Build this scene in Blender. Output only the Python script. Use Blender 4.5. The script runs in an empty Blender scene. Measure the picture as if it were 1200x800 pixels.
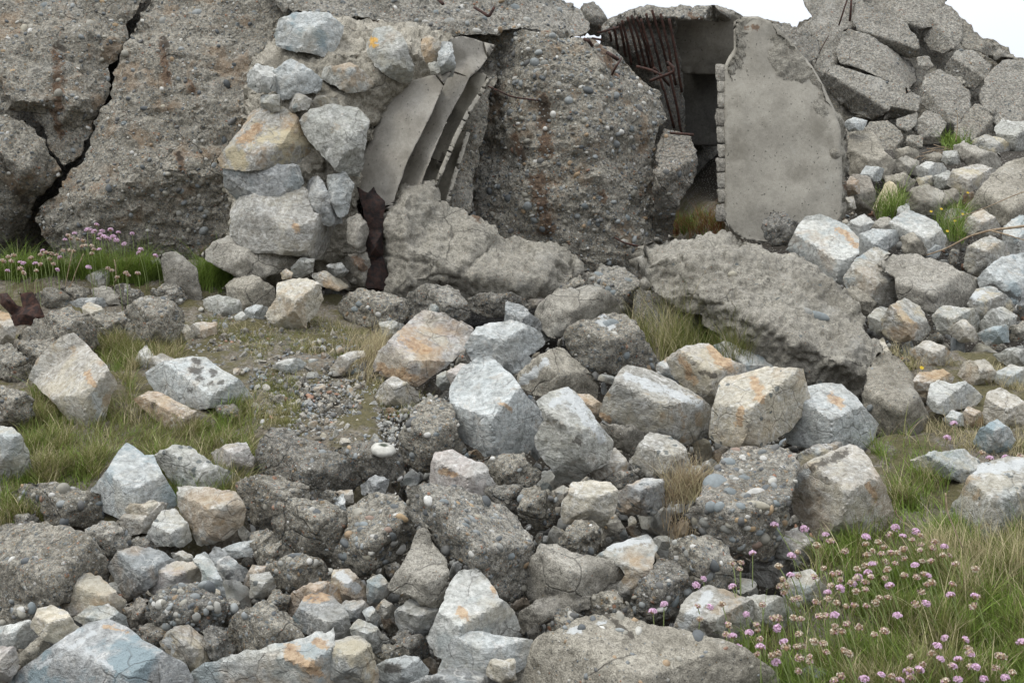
import bpy, math, random
import numpy as np
from mathutils import Vector, Matrix
from mathutils.geometry import delaunay_2d_cdt

S = bpy.context.scene
COL = S.collection
F = 1300.0
CAM_Z = 1.5
PITCH = math.atan(50 / F)

# ---------------------------------------------------------------- camera
cam_d = bpy.data.cameras.new('camera')
cam_d.sensor_width = 36
cam_d.lens = F / 1200 * 36
cam_d.clip_start = 0.05
cam_d.clip_end = 1000
cam = bpy.data.objects.new('camera', cam_d)
COL.objects.link(cam)
cam.location = (0, 0, CAM_Z)
cam.rotation_euler = (math.pi / 2 - PITCH, 0, 0)
S.camera = cam

# ---------------------------------------------------------------- sky and sun (overcast)
SUN_EL, SUN_AZ = math.radians(58), math.radians(-125)      # azimuth clockwise from +Y
world = bpy.data.worlds.new('World')
S.world = world
world.use_nodes = True
wn, wl = world.node_tree.nodes, world.node_tree.links
wn.clear()
w_out = wn.new('ShaderNodeOutputWorld')
w_sky = wn.new('ShaderNodeTexSky')
w_sky.sky_type = 'NISHITA'
w_sky.sun_disc = False
w_sky.sun_elevation = SUN_EL
w_sky.sun_rotation = SUN_AZ
w_b1 = wn.new('ShaderNodeBackground'); w_b1.inputs['Strength'].default_value = 0.05
w_b2 = wn.new('ShaderNodeBackground')                       # the even cloud cover under that sky
w_tc = wn.new('ShaderNodeTexCoord')
w_nz = wn.new('ShaderNodeTexNoise'); w_nz.inputs['Scale'].default_value = 2.2; w_nz.inputs['Detail'].default_value = 4
w_rp = wn.new('ShaderNodeValToRGB')
w_rp.color_ramp.elements[0].position = 0.3; w_rp.color_ramp.elements[0].color = (0.92, 0.95, 1.0, 1)
w_rp.color_ramp.elements[1].position = 0.7; w_rp.color_ramp.elements[1].color = (1.0, 1.01, 1.03, 1)
w_add = wn.new('ShaderNodeAddShader')
wl.new(w_sky.outputs[0], w_b1.inputs['Color'])
wl.new(w_tc.outputs['Generated'], w_nz.inputs['Vector'])
wl.new(w_nz.outputs['Fac'], w_rp.inputs['Fac'])
wl.new(w_rp.outputs['Color'], w_b2.inputs['Color'])
w_sep = wn.new('ShaderNodeSeparateXYZ'); wl.new(w_tc.outputs['Generated'], w_sep.inputs[0])
w_mr = wn.new('ShaderNodeMapRange')                          # an overcast sky is brighter overhead than at the horizon
for k_, v_ in zip(('From Min', 'From Max', 'To Min', 'To Max'), (0.15, 1.0, 1.3, 4.0)): w_mr.inputs[k_].default_value = v_
wl.new(w_sep.outputs['Z'], w_mr.inputs['Value']); wl.new(w_mr.outputs['Result'], w_b2.inputs['Strength'])
wl.new(w_b1.outputs[0], w_add.inputs[0]); wl.new(w_b2.outputs[0], w_add.inputs[1])
wl.new(w_add.outputs[0], w_out.inputs['Surface'])

sun_d = bpy.data.lights.new('sun', 'SUN')
sun_d.energy = 2.4
sun_d.angle = math.radians(18)
sun_d.color = (1.0, 0.97, 0.88)
sun = bpy.data.objects.new('sun', sun_d)
COL.objects.link(sun)
_az = SUN_AZ                                     # sun behind the camera, from the left
_v = Vector((math.sin(_az) * math.cos(SUN_EL), math.cos(_az) * math.cos(SUN_EL), math.sin(SUN_EL)))
sun.rotation_euler = _v.to_track_quat('Z', 'Y').to_euler()

vs = S.view_settings
vs.view_transform = 'Standard'
vs.look = 'None'
vs.gamma = 1
vs.exposure = -0.70
S.cycles.use_denoising = True
S.cycles.max_bounces = 5
S.cycles.diffuse_bounces = 3

# ---------------------------------------------------------------- geometry helpers
RNG = np.random.default_rng(7)
CP, SP = math.cos(PITCH), math.sin(PITCH)

def P3(x, y, d):
    """pixel of the photograph + distance along the view axis -> world point (arrays or numbers)"""
    x = np.asarray(x, float); y = np.asarray(y, float); d = np.asarray(d, float)
    cx = (x - 600) / F * d
    cy = -(y - 400) / F * d
    X = cx
    Y = d * CP + cy * SP
    Z = CAM_Z - d * SP + cy * CP
    return np.stack([X, Y, Z], -1)

def to_px(p):
    p = np.asarray(p, float)
    X, Y, Z = p[..., 0], p[..., 1], p[..., 2] - CAM_Z
    d = Y * CP - Z * SP
    cy = Y * SP + Z * CP
    d = np.where(d < 0.05, 0.05, d)
    return 600 + X / d * F, 400 - cy / d * F, d

def sstep(a, b, x):
    t = np.clip((np.asarray(x, float) - a) / (b - a), 0, 1)
    return t * t * (3 - 2 * t)

def _hash(ix, iy, iz, seed):
    h = (ix.astype(np.uint32) * np.uint32(374761393) + iy.astype(np.uint32) * np.uint32(668265263)
         + iz.astype(np.uint32) * np.uint32(2147483647 & 0x5bd1e995) + np.uint32((seed * 362437 + 12345) & 0xffffffff))
    h = (h ^ (h >> np.uint32(13))) * np.uint32(1274126177)
    h = (h ^ (h >> np.uint32(15))) * np.uint32(2246822519)
    h = h ^ (h >> np.uint32(16))
    return h.astype(np.float64) / 4294967295.0 * 2 - 1

def vnoise(p, seed=0, smooth=True):
    i = np.floor(p).astype(np.int64)
    f = p - i
    if smooth:
        f = f * f * (3 - 2 * f)
    r = 0
    for dx in (0, 1):
        wx = f[:, 0] if dx else 1 - f[:, 0]
        for dy in (0, 1):
            wy = f[:, 1] if dy else 1 - f[:, 1]
            for dz in (0, 1):
                wz = f[:, 2] if dz else 1 - f[:, 2]
                r = r + wx * wy * wz * _hash(i[:, 0] + dx, i[:, 1] + dy, i[:, 2] + dz, seed)
    return r

def fbm(p, octaves=3, seed=0, smooth=True, gain=0.5):
    r = 0; a = 1
    for k in range(octaves):
        r = r + a * vnoise(p * (2.03 ** k) + k * 17.3, seed + k, smooth)
        a *= gain
    return r

def in_poly(px, py, poly):
    px = np.asarray(px, float); py = np.asarray(py, float)
    c = np.zeros(px.shape, bool)
    n = len(poly)
    for i in range(n):
        x0, y0 = poly[i][0], poly[i][1]
        x1, y1 = poly[(i + 1) % n][0], poly[(i + 1) % n][1]
        if y0 == y1: continue
        t = ((y0 > py) != (y1 > py)) & (px < (x1 - x0) * (py - y0) / (y1 - y0) + x0)
        c ^= t
    return c

# ---------------------------------------------------------------- ground shape
PROF_C = np.array([(-30, -1.9), (0, -1.5), (1.5, -1.28), (2.4, -.96), (3.0, -.72), (3.6, -.50), (4.2, -.29), (4.8, -.11), (5.2, 0.0),
                   (6.0, .12), (8, .22), (30, .5), (300, 1.0)])
PROF_R = np.array([(-30, -1.9), (0, -1.5), (1.5, -1.28), (2.4, -.96), (3.0, -.74), (3.6, -.52), (4.2, -.30), (4.8, -.09), (5.2, .06),
                   (6.3, .48), (8.0, 1.05), (9.0, 1.3), (12, 1.5), (30, 1.6), (300, 1.7)])
def ground_h(X, Y):
    X = np.asarray(X, float); Y = np.asarray(Y, float)
    c = np.interp(Y, PROF_C[:, 0], PROF_C[:, 1])
    r = np.interp(Y, PROF_R[:, 0], PROF_R[:, 1])
    w = sstep(0.8, 1.5, X)
    c = c + .15 * sstep(-1.1, -1.6, X) * sstep(4.85, 5.25, Y)
    return CAM_Z + c * (1 - w) + r * w
def ground_d(x, y, above=0.0):
    """distance at which the ray through a pixel is `above` metres over the ground"""
    d = np.arange(1.2, 14, 0.02)
    p = P3(x, y, d)
    g = p[:, 2] - ground_h(p[:, 0], p[:, 1]) - above
    k = np.argmax(g < 0)
    return float(d[k]) if g[k] < 0 else 9.0

# ---------------------------------------------------------------- object helpers
def tag(o, label=None, cat=None, group=None, kind=None):
    if label: o['label'] = label
    if cat: o['category'] = cat
    if group: o['group'] = group
    if kind: o['kind'] = kind
    return o

def mesh_np(name, V, T, mat=None, smooth=True, attrs=None, colors=None):
    V = np.ascontiguousarray(V, dtype=np.float32); T = np.ascontiguousarray(T, dtype=np.int32)
    me = bpy.data.meshes.new(name)
    k = T.shape[1]
    me.vertices.add(len(V)); me.vertices.foreach_set('co', V.ravel())
    me.loops.add(T.size); me.loops.foreach_set('vertex_index', T.ravel())
    me.polygons.add(len(T))
    me.polygons.foreach_set('loop_start', np.arange(0, T.size, k, dtype=np.int32))
    me.polygons.foreach_set('loop_total', np.full(len(T), k, dtype=np.int32))
    if smooth: me.polygons.foreach_set('use_smooth', np.ones(len(T), bool))
    if colors is not None:
        a = me.color_attributes.new('paint', 'FLOAT_COLOR', 'POINT')
        a.data.foreach_set('color', np.ascontiguousarray(colors, dtype=np.float32).ravel())
    me.update(calc_edges=True)
    if mat: me.materials.append(mat)
    return me

def add(name, me, parent=None, loc=(0, 0, 0)):
    o = bpy.data.objects.new(name, me)
    COL.objects.link(o)
    o.location = loc
    if parent: o.parent = parent
    return o

def tube(pts, rad, sides=6):
    """V, T of a tube through pts (n,3) with radius number or list; ends closed"""
    pts = np.asarray(pts, float); n = len(pts)
    rad = np.full(n, rad, float) if np.isscalar(rad) else np.asarray(rad, float)
    tg = np.gradient(pts, axis=0); tg /= np.linalg.norm(tg, axis=1)[:, None] + 1e-9
    up = np.array([0.13, 0.29, 1.0]) if abs(tg[:, 2]).mean() < .9 else np.array([1.0, .1, 0])
    a = np.cross(tg, up); a /= np.linalg.norm(a, axis=1)[:, None] + 1e-9
    b = np.cross(tg, a)
    th = np.linspace(0, 2 * math.pi, sides, endpoint=False)
    V = (pts[:, None] + rad[:, None, None] * (np.cos(th)[None, :, None] * a[:, None] + np.sin(th)[None, :, None] * b[:, None])).reshape(-1, 3)
    T = []
    for i in range(n - 1):
        for j in range(sides):
            q = (i * sides + j, i * sides + (j + 1) % sides, (i + 1) * sides + (j + 1) % sides, (i + 1) * sides + j)
            T += [(q[0], q[1], q[2]), (q[0], q[2], q[3])]
    for j in range(1, sides - 1):
        T.append((0, j + 1, j)); e = (n - 1) * sides; T.append((e, e + j, e + j + 1))
    return V, np.array(T)

def join(parts):
    Vs, Ts, o = [], [], 0
    for V, T in parts:
        Vs.append(V); Ts.append(T + o); o += len(V)
    return np.concatenate(Vs), np.concatenate(Ts)

def ico(sub):
    import bmesh
    bm = bmesh.new(); bmesh.ops.create_icosphere(bm, subdivisions=sub, radius=1)
    bm.verts.ensure_lookup_table()
    V = np.array([v.co[:] for v in bm.verts]); T = np.array([[v.index for v in f.verts] for f in bm.faces])
    bm.free()
    return V, T
ICO1, ICO2, ICO3 = ico(1), ico(2), ico(3)

def vnormals(V, T):
    n = np.cross(V[T[:, 1]] - V[T[:, 0]], V[T[:, 2]] - V[T[:, 0]])
    N = np.zeros_like(V)
    for k in range(3): np.add.at(N, T[:, k], n)
    return N / (np.linalg.norm(N, axis=1)[:, None] + 1e-12)

# ---------------------------------------------------------------- materials
def nd(nt, typ, **kw):
    n = nt.nodes.new('ShaderNode' + typ)
    for k, v in kw.items():
        if k in n.inputs: n.inputs[k].default_value = v
        else: setattr(n, k, v)
    return n
def base_mat(name, rough=0.9):
    m = bpy.data.materials.new(name); m.use_nodes = True
    nt = m.node_tree; b = nt.nodes['Principled BSDF']
    b.inputs['Roughness'].default_value = rough
    b.inputs['Specular IOR Level'].default_value = 0.25
    return m, nt, b
def mth(nt, op, a, b=None, clamp=False):
    n = nt.nodes.new('ShaderNodeMath'); n.operation = op; n.use_clamp = clamp
    for i, v in enumerate((a, b)):
        if v is None: continue
        if isinstance(v, (int, float)): n.inputs[i].default_value = v
        else: nt.links.new(v, n.inputs[i])
    return n.outputs[0]
def mixc(nt, fac, a, b, mode='MIX'):
    n = nt.nodes.new('ShaderNodeMix'); n.data_type = 'RGBA'; n.blend_type = mode
    for s, v in ((n.inputs['Factor'], fac), (n.inputs['A'], a), (n.inputs['B'], b)):
        pass
    def put(sock, v):
        if isinstance(v, (int, float)): sock.default_value = v
        elif isinstance(v, (tuple, list)): sock.default_value = (*v[:3], 1)
        else: nt.links.new(v, sock)
    put(n.inputs[0], fac); put(n.inputs[6], a); put(n.inputs[7], b)
    return n.outputs[2]
def mrange(nt, v, a, b, c=0.0, d=1.0, smooth=True):
    n = nt.nodes.new('ShaderNodeMapRange'); n.interpolation_type = 'SMOOTHSTEP' if smooth else 'LINEAR'
    nt.links.new(v, n.inputs['Value'])
    for k, x in zip(('From Min', 'From Max', 'To Min', 'To Max'), (a, b, c, d)): n.inputs[k].default_value = x
    return n.outputs['Result']
def noise(nt, vec, scale, detail=4, rough=0.55, dist=0.0, out='Fac'):
    n = nd(nt, 'TexNoise', Scale=scale, Detail=detail, Roughness=rough, Distortion=dist)
    nt.links.new(vec, n.inputs['Vector']); return n.outputs[out]
def voro(nt, vec, scale, feature='F1', rnd=1.0):
    n = nd(nt, 'TexVoronoi', Scale=scale, Randomness=rnd); n.feature = feature
    nt.links.new(vec, n.inputs['Vector']); return n

def obj_vec(nt):
    tc = nd(nt, 'TexCoord'); oi = nd(nt, 'ObjectInfo')
    ad = nd(nt, 'VectorMath', operation='ADD')
    cb = nd(nt, 'CombineXYZ')
    r = mth(nt, 'MULTIPLY', oi.outputs['Random'], 37.0)
    for k in range(3): nt.links.new(r, cb.inputs[k])
    nt.links.new(tc.outputs['Object'], ad.inputs[0]); nt.links.new(cb.outputs[0], ad.inputs[1])
    return ad.outputs[0], oi
def attr(nt, name, typ='OBJECT'):
    n = nd(nt, 'Attribute'); n.attribute_type = typ; n.attribute_name = name
    return n

def rock_material(name, kind):
    """kind: C concrete full of pebbles, M sandy mortar, S broken natural stone"""
    m, nt, bs = base_mat(name)
    L = nt.links
    v, oi = obj_vec(nt)
    A = attr(nt, 'colA').outputs['Color']; B = attr(nt, 'colB').outputs['Color']
    lich = attr(nt, 'lichen').outputs['Fac']; stn = attr(nt, 'stain').outputs['Fac']
    pa_ = attr(nt, 'paint', 'GEOMETRY'); paint = nd(nt, 'SeparateColor'); L.new(pa_.outputs['Color'], paint.inputs[0])
    warp = noise(nt, v, 9, 3, out='Color')
    wv = nd(nt, 'VectorMath', operation='MULTIPLY_ADD'); wv.inputs[1].default_value = (.06,) * 3
    L.new(warp, wv.inputs[0]); L.new(v, wv.inputs[2]); wvec = wv.outputs[0]
    n1 = noise(nt, wvec, 7, 7, .62)
    n2 = noise(nt, v, 55, 8, .68)
    n3 = noise(nt, v, 260, 4, .6)
    col = mixc(nt, mrange(nt, n1, .36, .64), A, B)
    hgt = None
    if kind == 'S':
        # mineral bands, veins and broken crystalline mottling
        st = nd(nt, 'Mapping'); st.inputs['Scale'].default_value = (1, 1.3, 4.5); st.inputs['Rotation'].default_value = (.5, .4, 0)
        L.new(wvec, st.inputs[0])
        bands = noise(nt, st.outputs[0], 9, 6, .6, .4)
        col = mixc(nt, mrange(nt, bands, .3, .7, 0, .6), col, mixc(nt, .5, col, (.17, .18, .17)), 'MIX')
        vein = mth(nt, 'ABSOLUTE', mth(nt, 'SUBTRACT', noise(nt, wvec, 8, 3, .55, .8), .5))
        veinm = mrange(nt, vein, .004, .018, .6, 0)
        col = mixc(nt, veinm, col, (.62, .61, .57))
        blot = noise(nt, wvec, 17, 5, .7)
        col = mixc(nt, mrange(nt, blot, .42, .62, 0, .55), col, mixc(nt, .5, col, (.22, .21, .18)))
        col = mixc(nt, mrange(nt, noise(nt, wvec, 31, 6, .7), .55, .66, 0, .5), col, (.66, .66, .64))
        col = mixc(nt, mrange(nt, n2, .3, .66), mixc(nt, .42, col, (.10, .096, .085)), mixc(nt, .25, col, (.84, .84, .82)))
        sp_ = mrange(nt, noise(nt, v, 130, 5, .7), .62, .68, 0, .55)
        col = mixc(nt, sp_, col, (.07, .07, .062))
        def chance(f): return mth(nt, 'MULTIPLY', mth(nt, 'POWER', mth(nt, 'FRACT', mth(nt, 'MULTIPLY', oi.outputs['Random'], f)), 1.5), 1.25)
        col = mixc(nt, mth(nt, 'MULTIPLY', mrange(nt, noise(nt, wvec, 6.2, 6, .62), .50, .60, 0, .8), mth(nt, 'MULTIPLY', chance(7.31), attr(nt, 'cool').outputs['Fac'])), col, (.25, .31, .33))
        oc = nd(nt, 'VectorMath', operation='ADD'); oc.inputs[1].default_value = (7.3, 2.1, 4.4); L.new(wvec, oc.inputs[0])
        col = mixc(nt, mth(nt, 'MULTIPLY', mrange(nt, noise(nt, oc.outputs[0], 6.8, 7, .66), .48, .60, 0, .85), mth(nt, 'MULTIPLY', chance(13.7), attr(nt, 'warm').outputs['Fac'])), col, (.48, .42, .29))
        col = mixc(nt, mth(nt, 'MULTIPLY', mrange(nt, noise(nt, oc.outputs[0], 13, 5, .6), .57, .66, 0, .7), mth(nt, 'MULTIPLY', chance(29.3), attr(nt, 'warm').outputs['Fac'])), col, (.34, .25, .15))
        warm = noise(nt, wvec, 5.5, 5, .6)
        wm = mth(nt, 'MULTIPLY', mrange(nt, warm, .50, .62), stn, True)
        col = mixc(nt, wm, col, mixc(nt, n2, (.36, .19, .07), (.42, .33, .2)))
        dk = mrange(nt, n3, .30, .40, .6, 0)
        col = mixc(nt, dk, col, (.06, .06, .055))
        cr = voro(nt, wvec, 11, 'DISTANCE_TO_EDGE')
        crk = mrange(nt, cr.outputs['Distance'], 0, .03)
        crk2 = mth(nt, 'MAXIMUM', crk, mrange(nt, noise(nt, v, 4, 2), .42, .55))
        col = mixc(nt, mrange(nt, crk2, 0, 1, .4, 0), col, (.07, .065, .055))
        facet = nd(nt, 'TexNoise', Scale=16, Detail=2, Roughness=.5); L.new(wvec, facet.inputs['Vector'])
        hgt = mth(nt, 'ADD', mth(nt, 'MULTIPLY', n2, .75), mth(nt, 'MULTIPLY', n3, .2))
        hgt = mth(nt, 'ADD', hgt, mth(nt, 'MULTIPLY', bands, .5))
        hgt = mth(nt, 'ADD', hgt, mth(nt, 'MULTIPLY', crk2, .15))
        hgt = mth(nt, 'ADD', hgt, mth(nt, 'MULTIPLY', blot, .7))
        bd = 0.018
    else:
        peb = 1.0 if kind == 'C' else .0
        hole = mrange(nt, n2, .30, .46)
        sm_ = kind == 'R'
        if sm_:
            col = mixc(nt, mrange(nt, n2, .3, .7), mixc(nt, .12, col, (.06, .057, .05)), mixc(nt, .06, col, (.62, .6, .55)))
            pit = mrange(nt, noise(nt, v, 70, 3, .5), .66, .70)
            col = mixc(nt, mth(nt, 'MULTIPLY', pit, .8), col, (.05, .047, .04))
        else:
            lo_, hi_, dk_ = (.34, .66, .76) if kind == 'C' else (.25, .7, .5)
            col = mixc(nt, mrange(nt, n2, lo_, hi_), mixc(nt, dk_, col, (.05, .047, .04)), mixc(nt, .28, col, (.64, .61, .54)))
            pit = mrange(nt, noise(nt, v, 105, 4, .6), .60, .66, 0, .6)
            col = mixc(nt, pit, col, (.035, .032, .027))
        fine = mrange(nt, n3, .3, .7, .9 if sm_ else .66, 1.1 if sm_ else 1.3)
        fc = nd(nt, 'CombineColor'); [L.new(fine, fc.inputs[k]) for k in range(3)]
        col = mixc(nt, 1.0, col, fc.outputs[0], 'MULTIPLY')
        # weathered film: dark crust and pale lime bloom
        film = noise(nt, wvec, 3.1, 6, .65)
        col = mixc(nt, mrange(nt, film, .50, .68, 0, .5), col, (.10, .09, .068))
        col = mixc(nt, mrange(nt, noise(nt, wvec, 4.3, 5, .6), .56, .7, 0, .35), col, (.45, .44, .40))
        hgt = mth(nt, 'ADD', mth(nt, 'MULTIPLY', n2, .9), mth(nt, 'MULTIPLY', n3, .25))
        for sc, lo, rad in ((48, .62, .36), (95, .5, .38), (190, .4, .4)) if kind == 'C' else (((120, .75, .3),) if kind == 'M' else ()):
            vo = voro(nt, v, sc)
            sep = nd(nt, 'SeparateColor'); L.new(vo.outputs['Color'], sep.inputs[0])
            here = mth(nt, 'GREATER_THAN', sep.outputs[0], lo)
            disc = mrange(nt, vo.outputs['Distance'], rad - .08, rad, 1, 0)
            mask = mth(nt, 'MULTIPLY', here, disc)
            rp = nd(nt, 'ValToRGB'); rp.color_ramp.interpolation = 'CONSTANT'
            cols = [(0, (.10, .12, .13)), (.16, (.20, .22, .22)), (.34, (.28, .27, .23)), (.52, (.36, .35, .31)), (.66, (.15, .15, .14)),
                    (.78, (.30, .22, .13)), (.88, (.5, .49, .46)), (.95, (.34, .17, .10))]
            el = rp.color_ramp.elements
            el[0].position = 0; el[0].color = (*cols[0][1], 1); el[1].position = .16; el[1].color = (*cols[1][1], 1)
            for p_, c_ in cols[2:]:
                e = el.new(p_); e.color = (*c_, 1)
            L.new(sep.outputs[1], rp.inputs[0])
            col = mixc(nt, mth(nt, 'MULTIPLY', mask, .78), col, rp.outputs[0])
            rim = mrange(nt, mth(nt, 'ABSOLUTE', mth(nt, 'SUBTRACT', vo.outputs['Distance'], rad + .03)), .0, .07, 1, 0)
            col = mixc(nt, mth(nt, 'MULTIPLY', mth(nt, 'MULTIPLY', rim, here), .35), col, (.07, .065, .055))
            dome = mth(nt, 'MULTIPLY', here, mrange(nt, vo.outputs['Distance'], 0, rad, 1, 0))
            sgn = mth(nt, 'MULTIPLY', dome, 26.0 / sc)
            hgt = mth(nt, 'ADD', hgt, sgn)
        warm = noise(nt, wvec, 6, 5, .6)
        col = mixc(nt, mth(nt, 'MULTIPLY', mrange(nt, warm, .52, .66), stn, True), col, (.27, .17, .09))
        cr = voro(nt, wvec, 5, 'DISTANCE_TO_EDGE')
        crk = mth(nt, 'MAXIMUM', mrange(nt, cr.outputs['Distance'], 0, .018), mrange(nt, noise(nt, v, 3, 2), .40 if kind != 'R' else .2, .5 if kind != 'R' else .3))
        col = mixc(nt, mrange(nt, crk, 0, 1, .55, 0), col, (.05, .047, .04))
        hgt = mth(nt, 'ADD', hgt, mth(nt, 'MULTIPLY', crk, .35))
        bd = {'C': .020, 'M': .015, 'R': .0022}[kind]
    # lichen discs
    lv = voro(nt, wvec, 34)
    ls = nd(nt, 'SeparateColor'); L.new(lv.outputs['Color'], ls.inputs[0])
    lm = mth(nt, 'MULTIPLY', mth(nt, 'LESS_THAN', ls.outputs[0], lich), mrange(nt, mth(nt, 'ADD', lv.outputs['Distance'], mth(nt, 'MULTIPLY', n2, .25)), .38, .46, .85, 0))
    col = mixc(nt, lm, col, mixc(nt, n3, (.07, .08, .08), (.15, .165, .16)))
    # marks that sit where they are: rust / orange (R), dark (G), pale (B)
    nb = noise(nt, v, 28, 6, .7)
    def edge(s):
        q = mth(nt, 'ADD', s, mth(nt, 'ADD', mth(nt, 'MULTIPLY', mth(nt, 'SUBTRACT', nb, .5), 3.2), mth(nt, 'MULTIPLY', mth(nt, 'SUBTRACT', n2, .5), 1.6)))
        return mth(nt, 'MULTIPLY', mrange(nt, q, .3, .75, 0, .8), mrange(nt, s, 0, .15))
    col = mixc(nt, edge(paint.outputs[0]), col, mixc(nt, mrange(nt, n2, .3, .7), (.05, .027, .018), (.17, .10, .055)) if kind != 'S' else mixc(nt, mrange(nt, n2, .3, .7), (.26, .15, .075), (.50, .36, .22)))
    col = mixc(nt, edge(paint.outputs[1]), col, (.045, .038, .03))
    col = mixc(nt, edge(paint.outputs[2]), col, (.50, .52, .52))
    col = mixc(nt, edge(pa_.outputs['Alpha']), col, (.62, .33, .03))
    L.new(col, bs.inputs['Base Color'])
    bp = nd(nt, 'Bump', Strength=.9, Distance=bd); L.new(hgt, bp.inputs['Height']); L.new(bp.outputs[0], bs.inputs['Normal'])
    return m

MAT = {k: rock_material(n, k) for k, n in (('C', 'pebbly_concrete'), ('M', 'sandy_mortar'), ('S', 'broken_stone'), ('R', 'smooth_render'))}

def simple_mat(name, c1, c2, scale=20, rough=.8, bump=.003, usecol=False):
    m, nt, bs = base_mat(name, rough)
    v, oi = obj_vec(nt)
    n = noise(nt, v, scale, 6, .65)
    if usecol:
        a = attr(nt, 'paint', 'GEOMETRY').outputs['Color']
        col = mixc(nt, mrange(nt, n, .3, .7), mixc(nt, .35, a, (.05, .05, .045)), a)
    else:
        col = mixc(nt, mrange(nt, n, .35, .65), c1, c2)
    nt.links.new(col, bs.inputs['Base Color'])
    if bump:
        bp = nd(nt, 'Bump', Strength=.8, Distance=bump); nt.links.new(n, bp.inputs['Height']); nt.links.new(bp.outputs[0], bs.inputs['Normal'])
    return m
RUST = simple_mat('rusty_iron', (.018, .012, .011), (.06, .03, .022), 45, .85, .006)
ROD = simple_mat('rusty_rod', (.02, .013, .011), (.07, .032, .023), 60, .8, .002)
PEBBLE = simple_mat('pebble', None, None, 90, .6, .001, True)
GRAVEL = simple_mat('gravel', None, None, 120, .9, .002, True)
TWIG = simple_mat('dry_twig', (.20, .14, .09), (.33, .27, .19), 60, .9, .001)
SHELL = simple_mat('shell', (.62, .61, .57), (.75, .74, .70), 60, .5, .001)

def leaf_mat(name):
    m, nt, bs = base_mat(name, .6)
    a = attr(nt, 'paint', 'GEOMETRY').outputs['Color']
    nt.links.new(a, bs.inputs['Base Color'])
    tr = nd(nt, 'BsdfTranslucent'); nt.links.new(a, tr.inputs['Color'])
    mx = nd(nt, 'MixShader'); mx.inputs[0].default_value = .3
    out = nt.nodes['Material Output']
    nt.links.new(bs.outputs[0], mx.inputs[1]); nt.links.new(tr.outputs[0], mx.inputs[2]); nt.links.new(mx.outputs[0], out.inputs['Surface'])
    return m
GRASS = leaf_mat('grass_blades')
PETAL = leaf_mat('thrift_petals')

PAL = {  # real-world base colours, two tones each
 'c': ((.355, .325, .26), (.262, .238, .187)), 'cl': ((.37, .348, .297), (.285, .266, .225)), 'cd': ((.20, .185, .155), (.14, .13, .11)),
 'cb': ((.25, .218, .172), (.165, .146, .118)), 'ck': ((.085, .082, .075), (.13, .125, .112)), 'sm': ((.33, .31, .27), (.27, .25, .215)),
 'b': ((.55, .59, .585), (.37, .40, .395)), 'bm': ((.38, .395, .395), (.28, .295, .295)), 'bd': ((.185, .2, .2), (.125, .137, .14)),
 'w': ((.60, .61, .565), (.44, .445, .41)), 't': ((.46, .41, .325), (.34, .305, .245)), 'o': ((.44, .28, .145), (.38, .30, .2)),
 'y': ((.62, .545, .395), (.47, .42, .315)), 'p': ((.46, .385, .345), (.37, .34, .305)), 'g': ((.40, .40, .345), (.27, .27, .235)),
 'cs': ((.275, .256, .21), (.205, .19, .155)), 'gt': ((.37, .345, .28), (.27, .25, .205)),
}
TINT = {'y': (.05, .6), 't': (.1, .9), 'o': (.0, .7), 'p': (.2, .6), 'b': (1., .3), 'bm': (1., .15), 'bd': (.8, .3), 'w': (.8, .4), 'cl': (.2, .3), 'g': (.5, .4)}
PEB_COLS = [(.11, .12, .125), (.22, .235, .235), (.30, .285, .24), (.42, .41, .37), (.14, .14, .135), (.33, .24, .15), (.60, .59, .55), (.26, .16, .11), (.27, .285, .28)]
LAST = []
OCC = []          # outlines already used (for gap filling)

def base_height_fn(poly, ridges, off):
    pts = [(p[0], p[1]) for p in poly] + [(r[0], r[1]) for r in ridges]
    n = len(poly)
    ed = [(i, (i + 1) % n) for i in range(n)]
    vs_, _, fs, ov, _, _ = delaunay_2d_cdt([Vector(p) for p in pts], ed, [], 1, 1e-4)
    P = np.array([v[:] for v in vs_]); H = np.array([off[o[0]] if o else 0 for o in ov])
    tri = np.array([f for f in fs if len(f) == 3])
    def fn(xy):
        best = np.full(len(xy), -1e9); res = np.zeros(len(xy))
        for a, b, c in tri:
            A_, B_, C_ = P[a], P[b], P[c]
            den = (B_[1] - C_[1]) * (A_[0] - C_[0]) + (C_[0] - B_[0]) * (A_[1] - C_[1])
            if abs(den) < 1e-9: continue
            u = ((B_[1] - C_[1]) * (xy[:, 0] - C_[0]) + (C_[0] - B_[0]) * (xy[:, 1] - C_[1])) / den
            v = ((C_[1] - A_[1]) * (xy[:, 0] - C_[0]) + (A_[0] - C_[0]) * (xy[:, 1] - C_[1])) / den
            w = 1 - u - v
            mn = np.minimum(np.minimum(u, v), w)
            k = mn > best
            h = u * H[a] + v * H[b] + w * H[c]
            res[k] = h[k]; best[k] = mn[k]
        return np.clip(res, H.min(), H.max())
    return fn

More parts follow.
